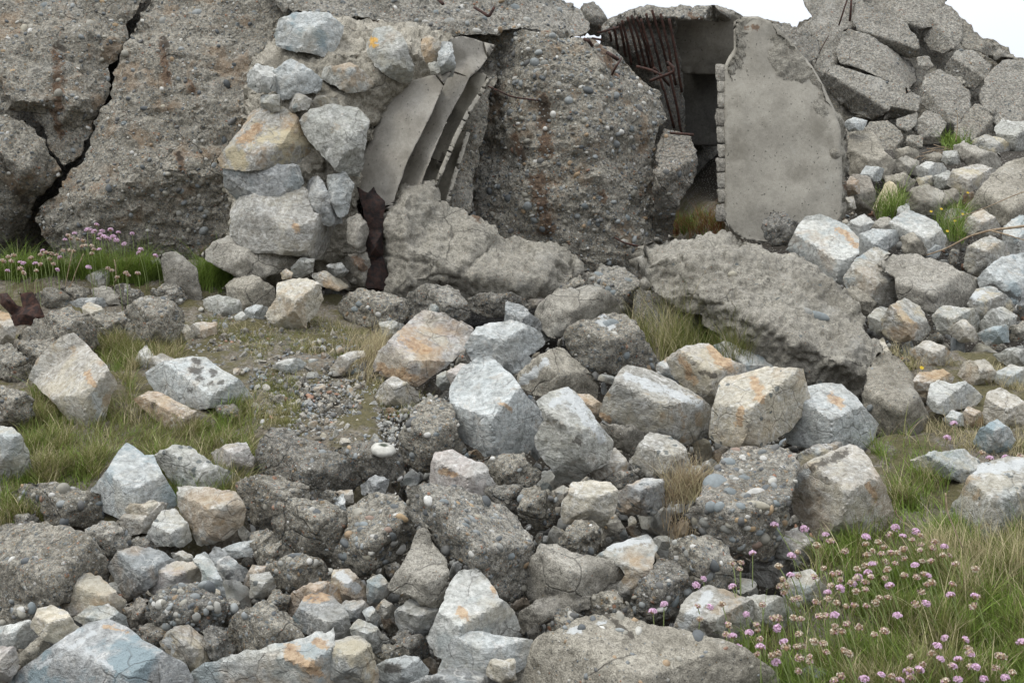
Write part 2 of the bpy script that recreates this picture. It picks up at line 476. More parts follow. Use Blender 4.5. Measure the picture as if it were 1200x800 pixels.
from mathutils.bvhtree import BVHTree
def stud(prefix, items):
    """pebbles of 10 pixels and more, each its own part, set into the stone whose label starts with prefix"""
    o, V, T, org = next(r for r in LAST if str(r[0].get('label', '')).startswith(prefix))
    bvh = BVHTree.FromPolygons([tuple(v) for v in V], [tuple(t) for t in T])
    cam_p = Vector((0, 0, CAM_Z)); rg = np.random.default_rng(len(items) + 3)
    for x, y, rx, ry, c, ang in items:
        dr = Vector(P3(x, y, 1.0)) - cam_p; dr.normalize()
        hit = bvh.ray_cast(cam_p, dr)
        if hit[0] is None: continue
        d = (hit[0] - cam_p).length
        n = hit[1] if hit[1].dot(dr) < 0 else -hit[1]
        n = (n - dr * .8).normalized()
        u = Vector((math.cos(ang), 0, -math.sin(ang))); u = (u - n * u.dot(n)).normalized(); w = n.cross(u)
        a, b = rx * d / F, ry * d / F
        W = ICO3[0] * (1 + .05 * vnoise(ICO3[0] * 1.7 + x, 3))[:, None]
        PV = W[:, :1] * np.array(u) * a + W[:, 1:2] * np.array(w) * b + W[:, 2:3] * np.array(n) * min(a, b) * .75
        PV = PV + np.array(hit[0]) - np.array(n) * min(a, b) * .48 - org
        jt = rg.uniform(.8, 1.05); cc = np.tile((*[q * jt for q in STUD[c]], 1), (len(PV), 1))
        add('pebble', mesh_np('pebble', PV, ICO3[1], PEBBLE, True, colors=cc), o)
STUD = {'b': (.20, .225, .23), 'd': (.10, .11, .115), 'w': (.52, .51, .475), 'o': (.40, .29, .17), 'g': (.30, .30, .275), 'r': (.29, .21, .165), 'y': (.41, .38, .30)}

def rock(name, kind, colr, poly, ridges=None, label=None, d=None, dz=0.0, thick=None, lichen=0., stain=0., paint=None, sp=None,
         pebbles=0, parent=None, cat='rock', group=None, rough=1.0, seed=None, amp=1.0, k=1.0, mat=None, occ=True, smooth_it=1, gap=0.0, cuts=None, psize=.0085, grow=2.6, tilt=0.0):
    """a solid stone: outline at its own distance, ridges standing proud of it, closed behind"""
    seed = seed if seed is not None else int(abs(poly[0][0] * 7 + poly[0][1] * 13 + len(poly) * 101)) % 9973
    rg = np.random.default_rng(seed)
    poly = [tuple(p) for p in poly]
    xs = np.array([p[0] for p in poly], float); ys = np.array([p[1] for p in poly], float)
    area = 0.5 * abs(np.dot(xs, np.roll(ys, -1)) - np.dot(ys, np.roll(xs, -1)))
    if np.dot(xs, np.roll(ys, -1)) - np.dot(ys, np.roll(xs, -1)) < 0:
        poly = poly[::-1]; xs = xs[::-1]; ys = ys[::-1]
    if grow:
        g_ = min(grow, .045 * math.sqrt(area)); n_p = len(poly); np_ = []
        for i in range(n_p):
            (ax, ay), (bx, by), (qx, qy) = poly[i - 1][:2], poly[i][:2], poly[(i + 1) % n_p][:2]
            tx, ty = qx - ax, qy - ay; l_ = math.hypot(tx, ty) or 1
            np_.append((bx + ty / l_ * g_, by - tx / l_ * g_, *poly[i][2:]))
        poly = np_; xs = np.array([p[0] for p in poly]); ys = np.array([p[1] for p in poly])
    cx, cy = xs.mean(), ys.mean(); w, h = np.ptp(xs), np.ptp(ys)
    if occ: OCC.append((poly, label))
    if d is None: d = ground_d(min(max(cx, -50), 1250), min(ys.max(), 860)) + dz
    Sz = math.sqrt(area) / F * d
    thick = thick if thick is not None else Sz * .7
    if kind in 'CM' and Sz < .5: k = k * 1.2
    off = []
    for p in poly:
        if len(p) > 2: off.append(p[2]); continue
        t = (p[1] - ys.min()) / max(h, 1)
        s = abs(p[0] - cx) / max(w / 2, 1)
        off.append(k * Sz * (np.interp(t, [0, .55, 1], [.42, .12, .10]) * (1 - .25 * s) + .1 * s))
    authored = bool(ridges)
    if not ridges:
        a = rg.uniform(-.12, .12, 6)
        rr = [(cx - w * (.20 + a[0]), cy - h * (.12 + a[1]), 1), (cx + w * (.20 + a[2]), cy - h * (.08 + a[3]), .9), (cx + a[4] * w, cy + h * .26, .8)]
        ridges = [r for r in rr if in_poly([r[0]], [r[1]], poly)[0]]
    for r in ridges:
        off.append(r[3] if len(r) > 3 else -k * Sz * .34 * (r[2] if len(r) > 2 else 1))
    if tilt:                                               # lean of the whole face away from the vertical
        off = [o_ + tilt * (180 - p[1]) / F * d for o_, p in zip(off, list(poly) + list(ridges))]
    hf0 = base_height_fn(poly, ridges, off)
    hf = hf0
    if Sz < .6 and kind in 'SCM' and (parent is None or kind == 'S') and not mat and not tilt and k > .25 and not any(len(p) > 2 for p in poly):
        # broken stone: a few flat fracture planes meeting in edges
        Lp = math.sqrt(area)
        rr_ = [r for r in ridges if (r[2] if len(r) > 2 else 1) >= .85] or list(ridges) or [(cx, cy)]
        if authored:
            u0 = (np.mean([r[0] for r in rr_]) - cx) / Lp; v0 = (np.mean([r[1] for r in rr_]) - cy) / Lp
            m_ = 0
            if len(rr_) > 1 and np.ptp([r[0] for r in rr_]) > .25 * Lp:
                m_ = float(np.clip(np.polyfit([r[0] for r in rr_], [r[1] for r in rr_], 1)[0], -.7, .7))
        else:
            u0, v0, m_ = rg.uniform(-.2, .2), rg.uniform(-.22, .1), rg.uniform(-.55, .55)
        v0 = min(v0, .2)
        pl = [(1.35 * m_, -1.35, 0), (-rg.uniform(.45, 1.15), rg.uniform(.0, .4), 0), (rg.uniform(.45, 1.15), rg.uniform(.0, .4), 0),
              (rg.uniform(-.3, .3), 1.1, -rg.uniform(.18, .4))]
        if rg.random() < .7:
            a1 = rg.uniform(0, 6.28); pl.append((1.0 * math.cos(a1), 1.0 * math.sin(a1), -rg.uniform(.2, .38)))
        if rg.random() < .5: pl.append((0, 0, rg.uniform(.03, .09)))
        wt = k * (1.05 if kind == 'S' else .85)
        def hf(xy, pl=pl):
            u = (xy[:, 0] - cx) / Lp - u0; v = (xy[:, 1] - cy) / Lp - v0
            q = np.max([a_ * u + b_ * v + c_ for a_, b_, c_ in pl], 0)
            return (np.clip(q, -.2, 1.0) - .26) * Sz * wt + hf0(xy) * .1
    # dense outline
    if sp is None: sp = float(np.clip(math.sqrt(area) / 22, 1.7, 3.6))
    out = []
    n = len(poly)
    for i in range(n):
        x0, y0 = poly[i][:2]; x1, y1 = poly[(i + 1) % n][:2]
        ln = math.hypot(x1 - x0, y1 - y0); m_ = max(1, int(round(ln / sp)))
        nx, ny = (y1 - y0) / max(ln, 1e-6), -(x1 - x0) / max(ln, 1e-6)
        a_ = min(ln * (.022 if kind == 'S' else .035), 2.2) * rough * amp
        ph = rg.uniform(0, 50)
        tt = np.arange(m_) / m_
        wob = (vnoise(np.stack([tt * 3 + ph, tt * 0, tt * 0], -1), seed) * .8 + vnoise(np.stack([tt * 9 + ph, tt * 0 + 5, tt * 0], -1), seed) * .4) * np.sin(tt * math.pi) * a_ * 2
        for t, q in zip(tt, wob):
            out.append((x0 + (x1 - x0) * t + nx * q, y0 + (y1 - y0) * t + ny * q))
    out = np.array(out)
    gx = np.arange(xs.min(), xs.max(), sp); gy = np.arange(ys.min(), ys.max(), sp * .87)
    G = np.stack(np.meshgrid(gx, gy), -1)
    G[1::2, :, 0] += sp / 2
    G = G.reshape(-1, 2) + rg.uniform(-.18, .18, (G.size // 2, 2)) * sp
    G = G[in_poly(G[:, 0], G[:, 1], out)]
    if len(G):
        keep = np.ones(len(G), bool)
        for q in range(0, len(out), 400):
            for c0 in range(0, len(G), 4000):
                dd = np.abs(G[c0:c0 + 4000, None, 0] - out[None, q:q + 400, 0]) + np.abs(G[c0:c0 + 4000, None, 1] - out[None, q:q + 400, 1])
                keep[c0:c0 + 4000] &= dd.min(1) > sp * .6
        G = G[keep]
    no = len(out)
    al = np.concatenate([out, G]) if len(G) else out
    ed = [(i, (i + 1) % no) for i in range(no)]
    vv, _, ff, ov, _, _ = delaunay_2d_cdt([Vector(p) for p in al], ed, [], 1, 1e-5)
    V2 = np.array([v[:] for v in vv]); T = np.array([f for f in ff if len(f) == 3])
    H = hf(V2)
    omap = {}
    for i, o_ in enumerate(ov):
        for q in o_:
            if q < no: omap[q] = i
    isout = np.zeros(len(V2), bool); isout[list(omap.values())] = True
    E = np.concatenate([T[:, [0, 1]], T[:, [1, 2]], T[:, [2, 0]]])
    deg = np.zeros(len(V2)); np.add.at(deg, E[:, 0], 1); deg[deg == 0] = 1
    for _ in range(smooth_it - 1 + (2 if kind != 'S' else 0)):
        acc = np.zeros(len(V2)); np.add.at(acc, E[:, 0], H[E[:, 1]])
        H = np.where(isout, H, .4 * H + .6 * acc / deg)
    Vf = P3(V2[:, 0], V2[:, 1], d + H)
    # back
    bp = []
    for s_, th_ in ((.72, .75), (.35, 1.0)):
        for i in range(0, n):
            q = (cx + (xs[i] - cx) * s_, cy + (ys[i] - cy) * s_)
            if in_poly([q[0]], [q[1]], poly)[0]: bp.append((*q, th_))
    nb = len(bp)
    al2 = np.concatenate([out, np.array([b[:2] for b in bp])]) if nb else out
    vb, _, fb, ob, _, _ = delaunay_2d_cdt([Vector(p) for p in al2], ed, [], 1, 1e-5)
    Vb2 = np.array([v[:] for v in vb])
    hb = hf(Vb2); idx = np.zeros(len(vb), int); newV = []
    for i, o_ in enumerate(ob):
        q = min(o_) if o_ else -1
        if 0 <= q < no and q in omap: idx[i] = omap[q]
        else:
            th_ = bp[q - no][2] if q >= no else .5
            idx[i] = len(Vf) + len(newV); newV.append(P3(Vb2[i, 0], Vb2[i, 1], d + max(hb[i], 0) + thick * th_))
    Tb = idx[np.array([f for f in fb if len(f) == 3])][:, ::-1]
    nf = len(Vf)
    V = np.concatenate([Vf, np.array(newV)]) if newV else Vf
    # orientation: front must look at the camera
    a_, b_, c_ = V[T[0, 0]], V[T[0, 1]], V[T[0, 2]]
    if np.dot(np.cross(b_ - a_, c_ - a_), -a_ + np.array([0, 0, CAM_Z])) < 0: T = T[:, ::-1]; Tb = Tb[:, ::-1]
    T = np.concatenate([T, Tb])
    z = min(Sz, .45)
    if kind in 'SMC' and amp > .35:
        ctr = V[:nf].mean(0); vd = np.array([0, CAM_Z, 0]) * 0 + (np.array([0, 0, CAM_Z]) - ctr); vd /= np.linalg.norm(vd)
        inner = np.zeros(len(V), bool); inner[:nf] = ~isout
        nn_ = cuts if cuts is not None else ((0 if hf is not hf0 else 2 if authored else 7) if kind == 'S' else (0 if hf is not hf0 else (3 if authored else 6) if Sz < .5 else 0))
        for _ in range(nn_):
            n_ = vd * rg.uniform(.6, 1.1) + rg.normal(0, .8, 3) * [1, .3, 1]; n_ /= np.linalg.norm(n_)
            s_ = (V - ctr) @ n_
            lim = np.quantile(s_[:nf], rg.uniform(.78, .95) if authored else rg.uniform(.42, .86))
            ex = np.maximum(0, s_ - lim) * (1.0 if kind == 'S' else .9); ex[nf:] = 0
            V = V - (ex / max(n_ @ vd, .35))[:, None] * vd
    N = vnormals(V, T)
    rot = np.linalg.qr(rg.normal(size=(3, 3)))[0]
    q = V @ rot + seed
    if kind == 'S':
        dis = z * (.026 * vnoise(q / (z * .40), seed, False) + .034 * np.abs(vnoise(q / (z * .19), seed + 5, False)) + .022 * np.abs(vnoise(q / (z * .08), seed + 9, False)))
        dis += .0016 * fbm(q / .012, 2, seed)
    elif kind in 'MR':
        dis = z * .05 * fbm(q / (z * .45), 3, seed) + .0045 * fbm(q / .028, 3, seed + 3) * (.1 if kind == 'R' else 1)
    else:
        dis = z * (.025 if Sz < .5 else .036) * fbm(q / (z * .4), 3, seed) + (.0062 if Sz < .5 else .0095) * fbm(q / .032, 3, seed + 3, gain=.6) + .003 * np.maximum(0, vnoise(q / .011, seed + 8)) * 2
    if Sz > .8 and kind == 'C':
        q2 = V * [1, 1, 2.2]
        dis += .016 * fbm(q2 / .22, 4, seed + 30, gain=.55) + .008 * np.maximum(0, fbm(q2 / .07, 2, seed + 31)) - .012 * np.maximum(0, vnoise(V / .045, seed + 33) - .45)
    if kind == 'M' and Sz > .4: dis += .016 * fbm(V / .15, 4, seed + 40, gain=.6) - .02 * np.maximum(0, vnoise(V / .04, seed + 44) - .45) + .008 * fbm(V / .02, 2, seed + 41) - .014 * np.maximum(0, .06 - np.abs(vnoise(V / .2, seed + 47))) / .06
    V = V + N * (dis * amp)[:, None]
    # paint
    C = np.zeros((len(V), 4))
    if paint:
        px, py, _ = to_px(V)
        for ch, x0, y0, x1, y1, r in paint:
            vx, vy = x1 - x0, y1 - y0; l2 = vx * vx + vy * vy
            t = np.clip(((px - x0) * vx + (py - y0) * vy) / l2, 0, 1) if l2 else 0
            dd = np.hypot(px - x0 - t * vx, py - y0 - t * vy)
            C[:, 'rkwy'.index(ch)] = np.maximum(C[:, 'rkwy'.index(ch)], np.clip(1.1 - dd / (r * 1.6), 0, 1))
    lo, hi = V.min(0), V.max(0)
    org = np.array([(lo[0] + hi[0]) / 2, (lo[1] + hi[1]) / 2, lo[2]])
    po = np.array(parent.location) if parent else 0
    me = mesh_np(name, V - org, T, mat or MAT[kind], True, colors=C)
    if kind == 'S' or Sz > .8: me.set_sharp_from_angle(angle=math.radians(26 if kind == 'S' else 40))
    o = add(name, me, parent, org - po)
    LAST.append((o, V, T, np.array(org)))
    ca, cb = PAL[colr]
    jit = rg.uniform(.92, 1.08)
    o['colA'] = [c * jit for c in ca]; o['colB'] = [c * jit for c in cb]
    o['cool'], o['warm'] = TINT.get(colr, (1.0, 1.0))
    o['lichen'] = float(lichen); o['stain'] = float(stain)
    if not parent:
        tag(o, label, cat, group)
    elif label: o['label'] = label
    if pebbles:
        tr = T[:len(T) - len(Tb)]
        a, b, c = V[tr[:, 0]], V[tr[:, 1]], V[tr[:, 2]]
        ar = np.linalg.norm(np.cross(b - a, c - a), axis=1)
        pk = rg.choice(len(tr), pebbles, p=ar / ar.sum())
        cen = (a[pk] + b[pk] + c[pk]) / 3; nn = N[tr[pk, 0]]
        parts = []; cols = []
        sz = rg.lognormal(math.log(psize), .42, pebbles).clip(.004, .034)
        for i in range(pebbles):
            R_ = np.linalg.qr(rg.normal(size=(3, 3)))[0]
            sc = np.array([1, rg.uniform(.6, .95), rg.uniform(.45, .8)]) * sz[i]
            PV = (ICO2[0] if sz[i] > .012 else ICO1[0]) * sc @ R_ + cen[i] - nn[i] * sz[i] * (.35 if Sz < .8 else .15) - org
            parts.append((PV, ICO2[1] if sz[i] > .012 else ICO1[1]))
            cc = np.array(PEB_COLS[rg.choice(len(PEB_COLS), p=[.15, .2, .22, .12, .12, .05, .035, .015, .09])]) * rg.uniform(.75, 1.15)
            cols.append(np.tile(np.append(cc, 1), (len(PV), 1)))
        PV, PT = join(parts)
        po_ = add('embedded_pebbles', mesh_np('embedded_pebbles', PV, PT, PEBBLE, True, colors=np.concatenate(cols)), o)
        po_['kind'] = 'stuff'
    return o

def pts(s):
    return [tuple(float(v) for v in q.split(',')) for q in s.split()]

NAMES = {'C': 'concrete_chunk', 'M': 'mortar_chunk', 'S': 'stone_block'}
LBL = {}
def rocks(txt):
    for ln in txt.strip().splitlines():
        ln = ln.strip()
        if not ln or ln.startswith('#'): continue
        kc, pl, rg_, op, head, rest = [s.strip() for s in ln.split('|')]
        kind, colr = kc.split()
        kw = {}
        for t in op.split():
            k, v = t.split('=')
            if k == 'paint':
                kw['paint'] = [(q.split(':')[0], *[float(z) for z in q.split(':')[1:]]) for q in v.split(';')]
            elif k == 'name': kw['nm'] = v
            else: kw[k] = float(v)
        if 'pebbles' in kw: kw['pebbles'] = int(kw['pebbles'])
        if 'cuts' in kw: kw['cuts'] = int(kw['cuts'])
        nm = kw.pop('nm', NAMES[kind])
        if nm == 'concrete_wall': kw['grow'] = 0
        kw['paint'] = kw.get('paint')
        LBL[(head + ' ' + rest).strip()] = head
        rock(nm, kind, colr, pts(pl), pts(rg_) if rg_ else None, (head + ' ' + rest).strip(), **kw)

# ================================================================ ground
def ground_sheet():
    def axis(a, b, lo, hi, fine):
        m = np.arange(lo, hi, fine)
        l = lo - np.geomspace(fine * 2, lo - a, 26)[::-1]
        r = hi + np.geomspace(fine * 2, b - hi, 26)
        return np.concatenate([l, m, r])
    X = axis(-300, 300, -3.3, 4.2, .025); Y = axis(-60, 400, 1.9, 8.5, .025)
    GX, GY = np.meshgrid(X, Y)
    x, y = GX.ravel(), GY.ravel()
    Z = ground_h(x, y)
    p = np.stack([x, y, Z], -1)
    px, py, dd = to_px(p)
    # the loose pile is hollow between its stones; turf and the gravel path are not
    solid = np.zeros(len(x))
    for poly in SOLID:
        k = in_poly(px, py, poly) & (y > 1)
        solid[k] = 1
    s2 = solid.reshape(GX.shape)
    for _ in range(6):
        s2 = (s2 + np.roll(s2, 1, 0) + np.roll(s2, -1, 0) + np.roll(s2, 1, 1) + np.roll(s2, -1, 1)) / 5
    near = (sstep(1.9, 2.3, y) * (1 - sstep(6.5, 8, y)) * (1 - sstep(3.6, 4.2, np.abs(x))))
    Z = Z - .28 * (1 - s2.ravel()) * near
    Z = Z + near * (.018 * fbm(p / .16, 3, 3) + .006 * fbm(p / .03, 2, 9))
    V = np.stack([x, y, Z], -1)
    ny, nx = GX.shape
    i = np.arange(ny * nx).reshape(ny, nx)
    Q = np.stack([i[:-1, :-1], i[:-1, 1:], i[1:, 1:], i[1:, :-1]], -1).reshape(-1, 4)
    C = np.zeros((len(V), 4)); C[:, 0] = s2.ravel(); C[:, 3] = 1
    m, nt, bs = base_mat('stony_earth', .95)
    v, _ = obj_vec(nt); L = nt.links
    n1 = noise(nt, v, 5, 6, .65); n2 = noise(nt, v, 60, 6, .7)
    col = mixc(nt, mrange(nt, n2, .3, .7), (.085, .072, .054), (.23, .205, .165))
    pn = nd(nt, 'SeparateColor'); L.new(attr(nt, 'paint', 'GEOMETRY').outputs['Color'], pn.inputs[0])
    col = mixc(nt, pn.outputs[0], mixc(nt, n2, (.02, .017, .013), (.06, .052, .042)), col)  # shade of the gaps in the pile painted into the earth as near-black
    vo = voro(nt, v, 75); sep = nd(nt, 'SeparateColor'); L.new(vo.outputs['Color'], sep.inputs[0])
    mk = mth(nt, 'MULTIPLY', mth(nt, 'GREATER_THAN', sep.outputs[0], .4), mrange(nt, vo.outputs['Distance'], .3, .42, 1, 0))
    col = mixc(nt, mk, col, mixc(nt, sep.outputs[1], (.12, .12, .11), (.30, .285, .25)))
    moss = mrange(nt, n1, .44, .56)
    col = mixc(nt, mth(nt, 'MULTIPLY', mth(nt, 'MULTIPLY', moss, .8), pn.outputs[0]), col, mixc(nt, n2, (.05, .05, .015), (.13, .11, .045)))
    L.new(col, bs.inputs['Base Color'])
    bp = nd(nt, 'Bump', Strength=1, Distance=.012)
    L.new(mth(nt, 'ADD', mth(nt, 'MULTIPLY', mk, .5), n2), bp.inputs['Height']); L.new(bp.outputs[0], bs.inputs['Normal'])
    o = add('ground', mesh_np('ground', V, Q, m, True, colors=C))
    o['kind'] = 'structure'

SOLID = [pts('-80,300 40,300 240,300 300,320 420,345 470,400 470,520 400,540 300,520 290,600 200,640 100,610 0,620 -80,600'),
         pts('1000,505 1110,490 1200,520 1290,560 1290,850 900,850 860,760 880,690 960,640'),
         pts('730,340 860,380 900,420 800,430 740,410'),
         pts('780,225 850,225 850,290 780,290'),
         pts('1040,400 1290,400 1290,540 1080,540')]
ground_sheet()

# ================================================================ big concrete walls
BW = '''
C c | -90,-90,.5 182,-90,.5 170,0,.25 160,13,.22 149,30,.2 142,60,.15 128,76,.15 126,110,.1 108,140,.08 98,176,.05 75,196,0 60,176,.0 56,160,0 42,147,0 30,137,0 5,129,0 -90,124,.1 | 40,60,1,.0 100,40,1,.1 20,120,1,-.12 90,120,1,-.05 -40,40,1,.05 | stain=.4 d=5.75 thick=.9 pebbles=700 sp=3.4 paint=r:65:60:70:95:6;r:66:100:68:130:6;r:62:130:72:160:4;k:64:52:74:58:4 name=concrete_wall| huge pebbly concrete wall face | filling the upper corner beside the long black crack
C c | -90,128,.1 5,133,0 30,141,0 41,151,0 54,164,0 58,180,0 73,200,0 55,220,.05 40,236,.1 34,262,.2 10,285,.25 -90,292,.25 | 0,180,1,-.12 30,200,1,-.10 -40,200,1,-.1 10,250,1,.05 | stain=.4 d=5.7 thick=.9 pebbles=280 sp=3.4 paint=k:0:178:10:205:2;k:18:225:30:235:5 name=concrete_wall| lower pebbly concrete wall piece | under the small crack, overhanging a black hollow
C c | 188,-90,.5 174,0,.3 164,16,.22 152,38,.2 146,62,.15 134,84,.15 129,115,.1 114,143,.08 104,180,.05 82,203,0 64,226,0 45,244,0 49,275,.05 66,300,.1 75,335,.1 200,345,.1 320,345,.1 420,340,.15 450,250,.2 470,160,.3 460,60,.4 420,-20,.5 400,-90,.6 | 200,60,1,.08 300,60,1,.15 150,210,1,-.14 240,190,1,-.06 320,220,1,.02 110,250,1,-.10 200,290,1,.02 95,230,1,-.12 | stain=.4 d=5.7 thick=1.2 pebbles=1500 sp=3.2 paint=r:190:50:196:95:5;k:192:45:195:58:4;r:222:95:226:105:4;r:208:180:214:198:4;k:209:178:211:186:3;r:214:230:214:232:1 name=concrete_wall| broad pebbly concrete block | behind the pink flowers between crack and masonry pier
C cl | 330,12,.0 300,-30,.2 330,-90,.4 520,-90,.4 650,-90,.5 660,0,.5 672,5,.45 684,18,.4 690,40,.3 672,44,.1 640,38,.0 600,34,-.05 560,40,-.1 520,42,-.1 470,30,-.1 400,22,-.1 360,16,-.08 | 480,-10,1,.05 600,0,1,.1 560,-40,1,.2 640,15,1,.1 | d=5.75 thick=.9 pebbles=800 sp=3.2 k=1 name=concrete_wall| sloping pebbly crest of broken concrete | lying along the top above the masonry pier
C c | 545,60,.25 575,34,.15 610,36,.05 645,38,.05 690,47,.1 716,56,.15 738,74,.2 752,94,.25 770,106,.3 778,124,.3 780,140,.3 772,152,.2 768,178,.15 774,220,.15 776,265,.15 768,292,.1 752,330,.05 700,345,.0 620,335,.0 560,290,.05 540,215,.15 548,150,.25 552,100,.3 | 640,75,1,-.1 700,85,1,-.05 610,120,1,-.06 690,160,1,-.16 620,220,1,-.12 720,250,1,-.1 660,290,1,-.06 745,140,1,.02| stain=.4 d=5.65 thick=1.2 pebbles=1700 sp=3.1 paint=r:636:115:640:180:8;k:634:118:640:135:7;k:612:190:622:160:4;r:630:210:640:270:9;r:603:160:612:185:4;r:700:50:712:70:5;r:715:75:722:90:4;r:705:225:707:235:4 name=concrete_wall| big rounded pebbly concrete block | with long brown rust streak in the middle of the ruin
C cb | 772,182 780,152 790,155 808,162 815,188 812,206 800,228 790,244 786,272 776,292 764,282 768,220 | | d=5.55 pebbles=40 name=concrete_chunk | knobbly overhanging concrete lump | at the edge of the dark bunker opening
C cd | 680,12 684,5 696,4 709,18 713,30 702,42 686,38 | | d=7.2 paint=r:704:32:710:36:3 | distant small dark concrete hump | against the sky beyond the sloping crest
'''
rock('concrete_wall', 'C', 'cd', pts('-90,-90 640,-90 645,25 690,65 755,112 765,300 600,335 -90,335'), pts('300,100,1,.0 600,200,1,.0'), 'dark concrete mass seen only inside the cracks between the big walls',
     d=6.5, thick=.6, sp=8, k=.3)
rocks(BW)

stud('broad pebbly', [(190,25,4,5,'g',0),(275,76,4,3,'d',0),(229,81,4,3,'b',0),(191,125,4,2.5,'y',0),(215,128,3,3,'d',0),(170,127,6,2.5,'d',.1),(262,161,4,3,'d',0),(190,223,4,3,'d',0),(211,224,5,3.5,'b',.1),(263,222,5,4,'y',.6),(233,229,4,3,'w',.2),
 (242,248,4,3,'g',.3),(155,179,2.5,2.5,'w',0),(145,145,4,3,'b',0),(176,285,3,3,'w',0),(233,285,4,3,'b',.3),(298,14,4,3,'b',0),(278,29,3,3,'b',0),(265,32,3,2,'w',0),(120,150,3,3,'d',0),(128,220,4,5,'d',0)])
stud('huge pebbly', [(28,34,4,6,'y',.2),(36,36,3,4,'w',0),(10,45,3,2,'w',.5),(135,30,4,3,'o',0),(52,7,5,5,'b',0),(27,106,4,2,'d',0),(119,2,4,3,'o',.6),(4,60,3,2,'o',0),(15,83,4,2,'o',-.5),(58,10,3,3,'g',0)])
stud('sloping pebbly', [(511,15,5,4,'b',.3),(542,9,4,4,'w',.3),(549,14,4,2.5,'w',0),(558,36,6,3,'w',.2),(582,37,5,4,'w',.3),(498,25,4,2,'w',0),(525,25,8,6,'g',.1),(568,22,4,3,'b',0),(590,39,4,2,'o',0),(604,10,9,6,'b',.5),(617,24,6,5,'g',.4),(653,10,4,3,'g',0)])
stud('big rounded pebbly', [(619,58,3.5,2.5,'w',0),(638,74,5,4,'g',0),(630,82,5,3,'g',0),(682,102,4.5,3,'w',.1),(655,99,3,4,'g',0),(750,101,4,3.5,'w',.4),(760,109,5,4.5,'w',0),(767,122,4,4,'g',0),(727,155,5,3.5,'w',0),(740,150,4,4,'b',.6),(716,100,4,4,'b',0),(712,131,4,4,'g',0),
 (770,170,3,3,'b',0),(680,172,4,3,'d',0),(703,232,5,4,'d',.4),(686,242,5,4,'b',.3),(675,133,3,3,'d',0),(690,148,3,2,'d',0),(735,255,5,4,'b',.2),(690,262,4,4,'b',.7),(753,271,3,4,'w',0),(770,245,4,4,'y',0),(628,189,4,3,'w',0)])

# ================================================================ masonry pier
def thing(name, label, cat, loc, group=None):
    o = bpy.data.objects.new(name, None); COL.objects.link(o); o.location = loc
    o.empty_display_size = .2
    tag(o, label, cat, group); return o
def parts_of(root, txt):
    for ln in txt.strip().splitlines():
        nm, kc, pl, rg_, op = [s.strip() for s in ln.split('|')]
        kind, colr = kc.split(); kw = {}
        for t in op.split():
            k, v = t.split('=')
            if k == 'paint': kw['paint'] = [(q.split(':')[0], *[float(z) for z in q.split(':')[1:]]) for q in v.split(';')]
            elif k in ('pebbles', 'cuts'): kw[k] = int(v)
            else: kw[k] = float(v)
        rock(nm, kind, colr, pts(pl), pts(rg_) if rg_ else None, None, parent=root, **kw)
        if nm in ('flute', 'flute_face'): pass

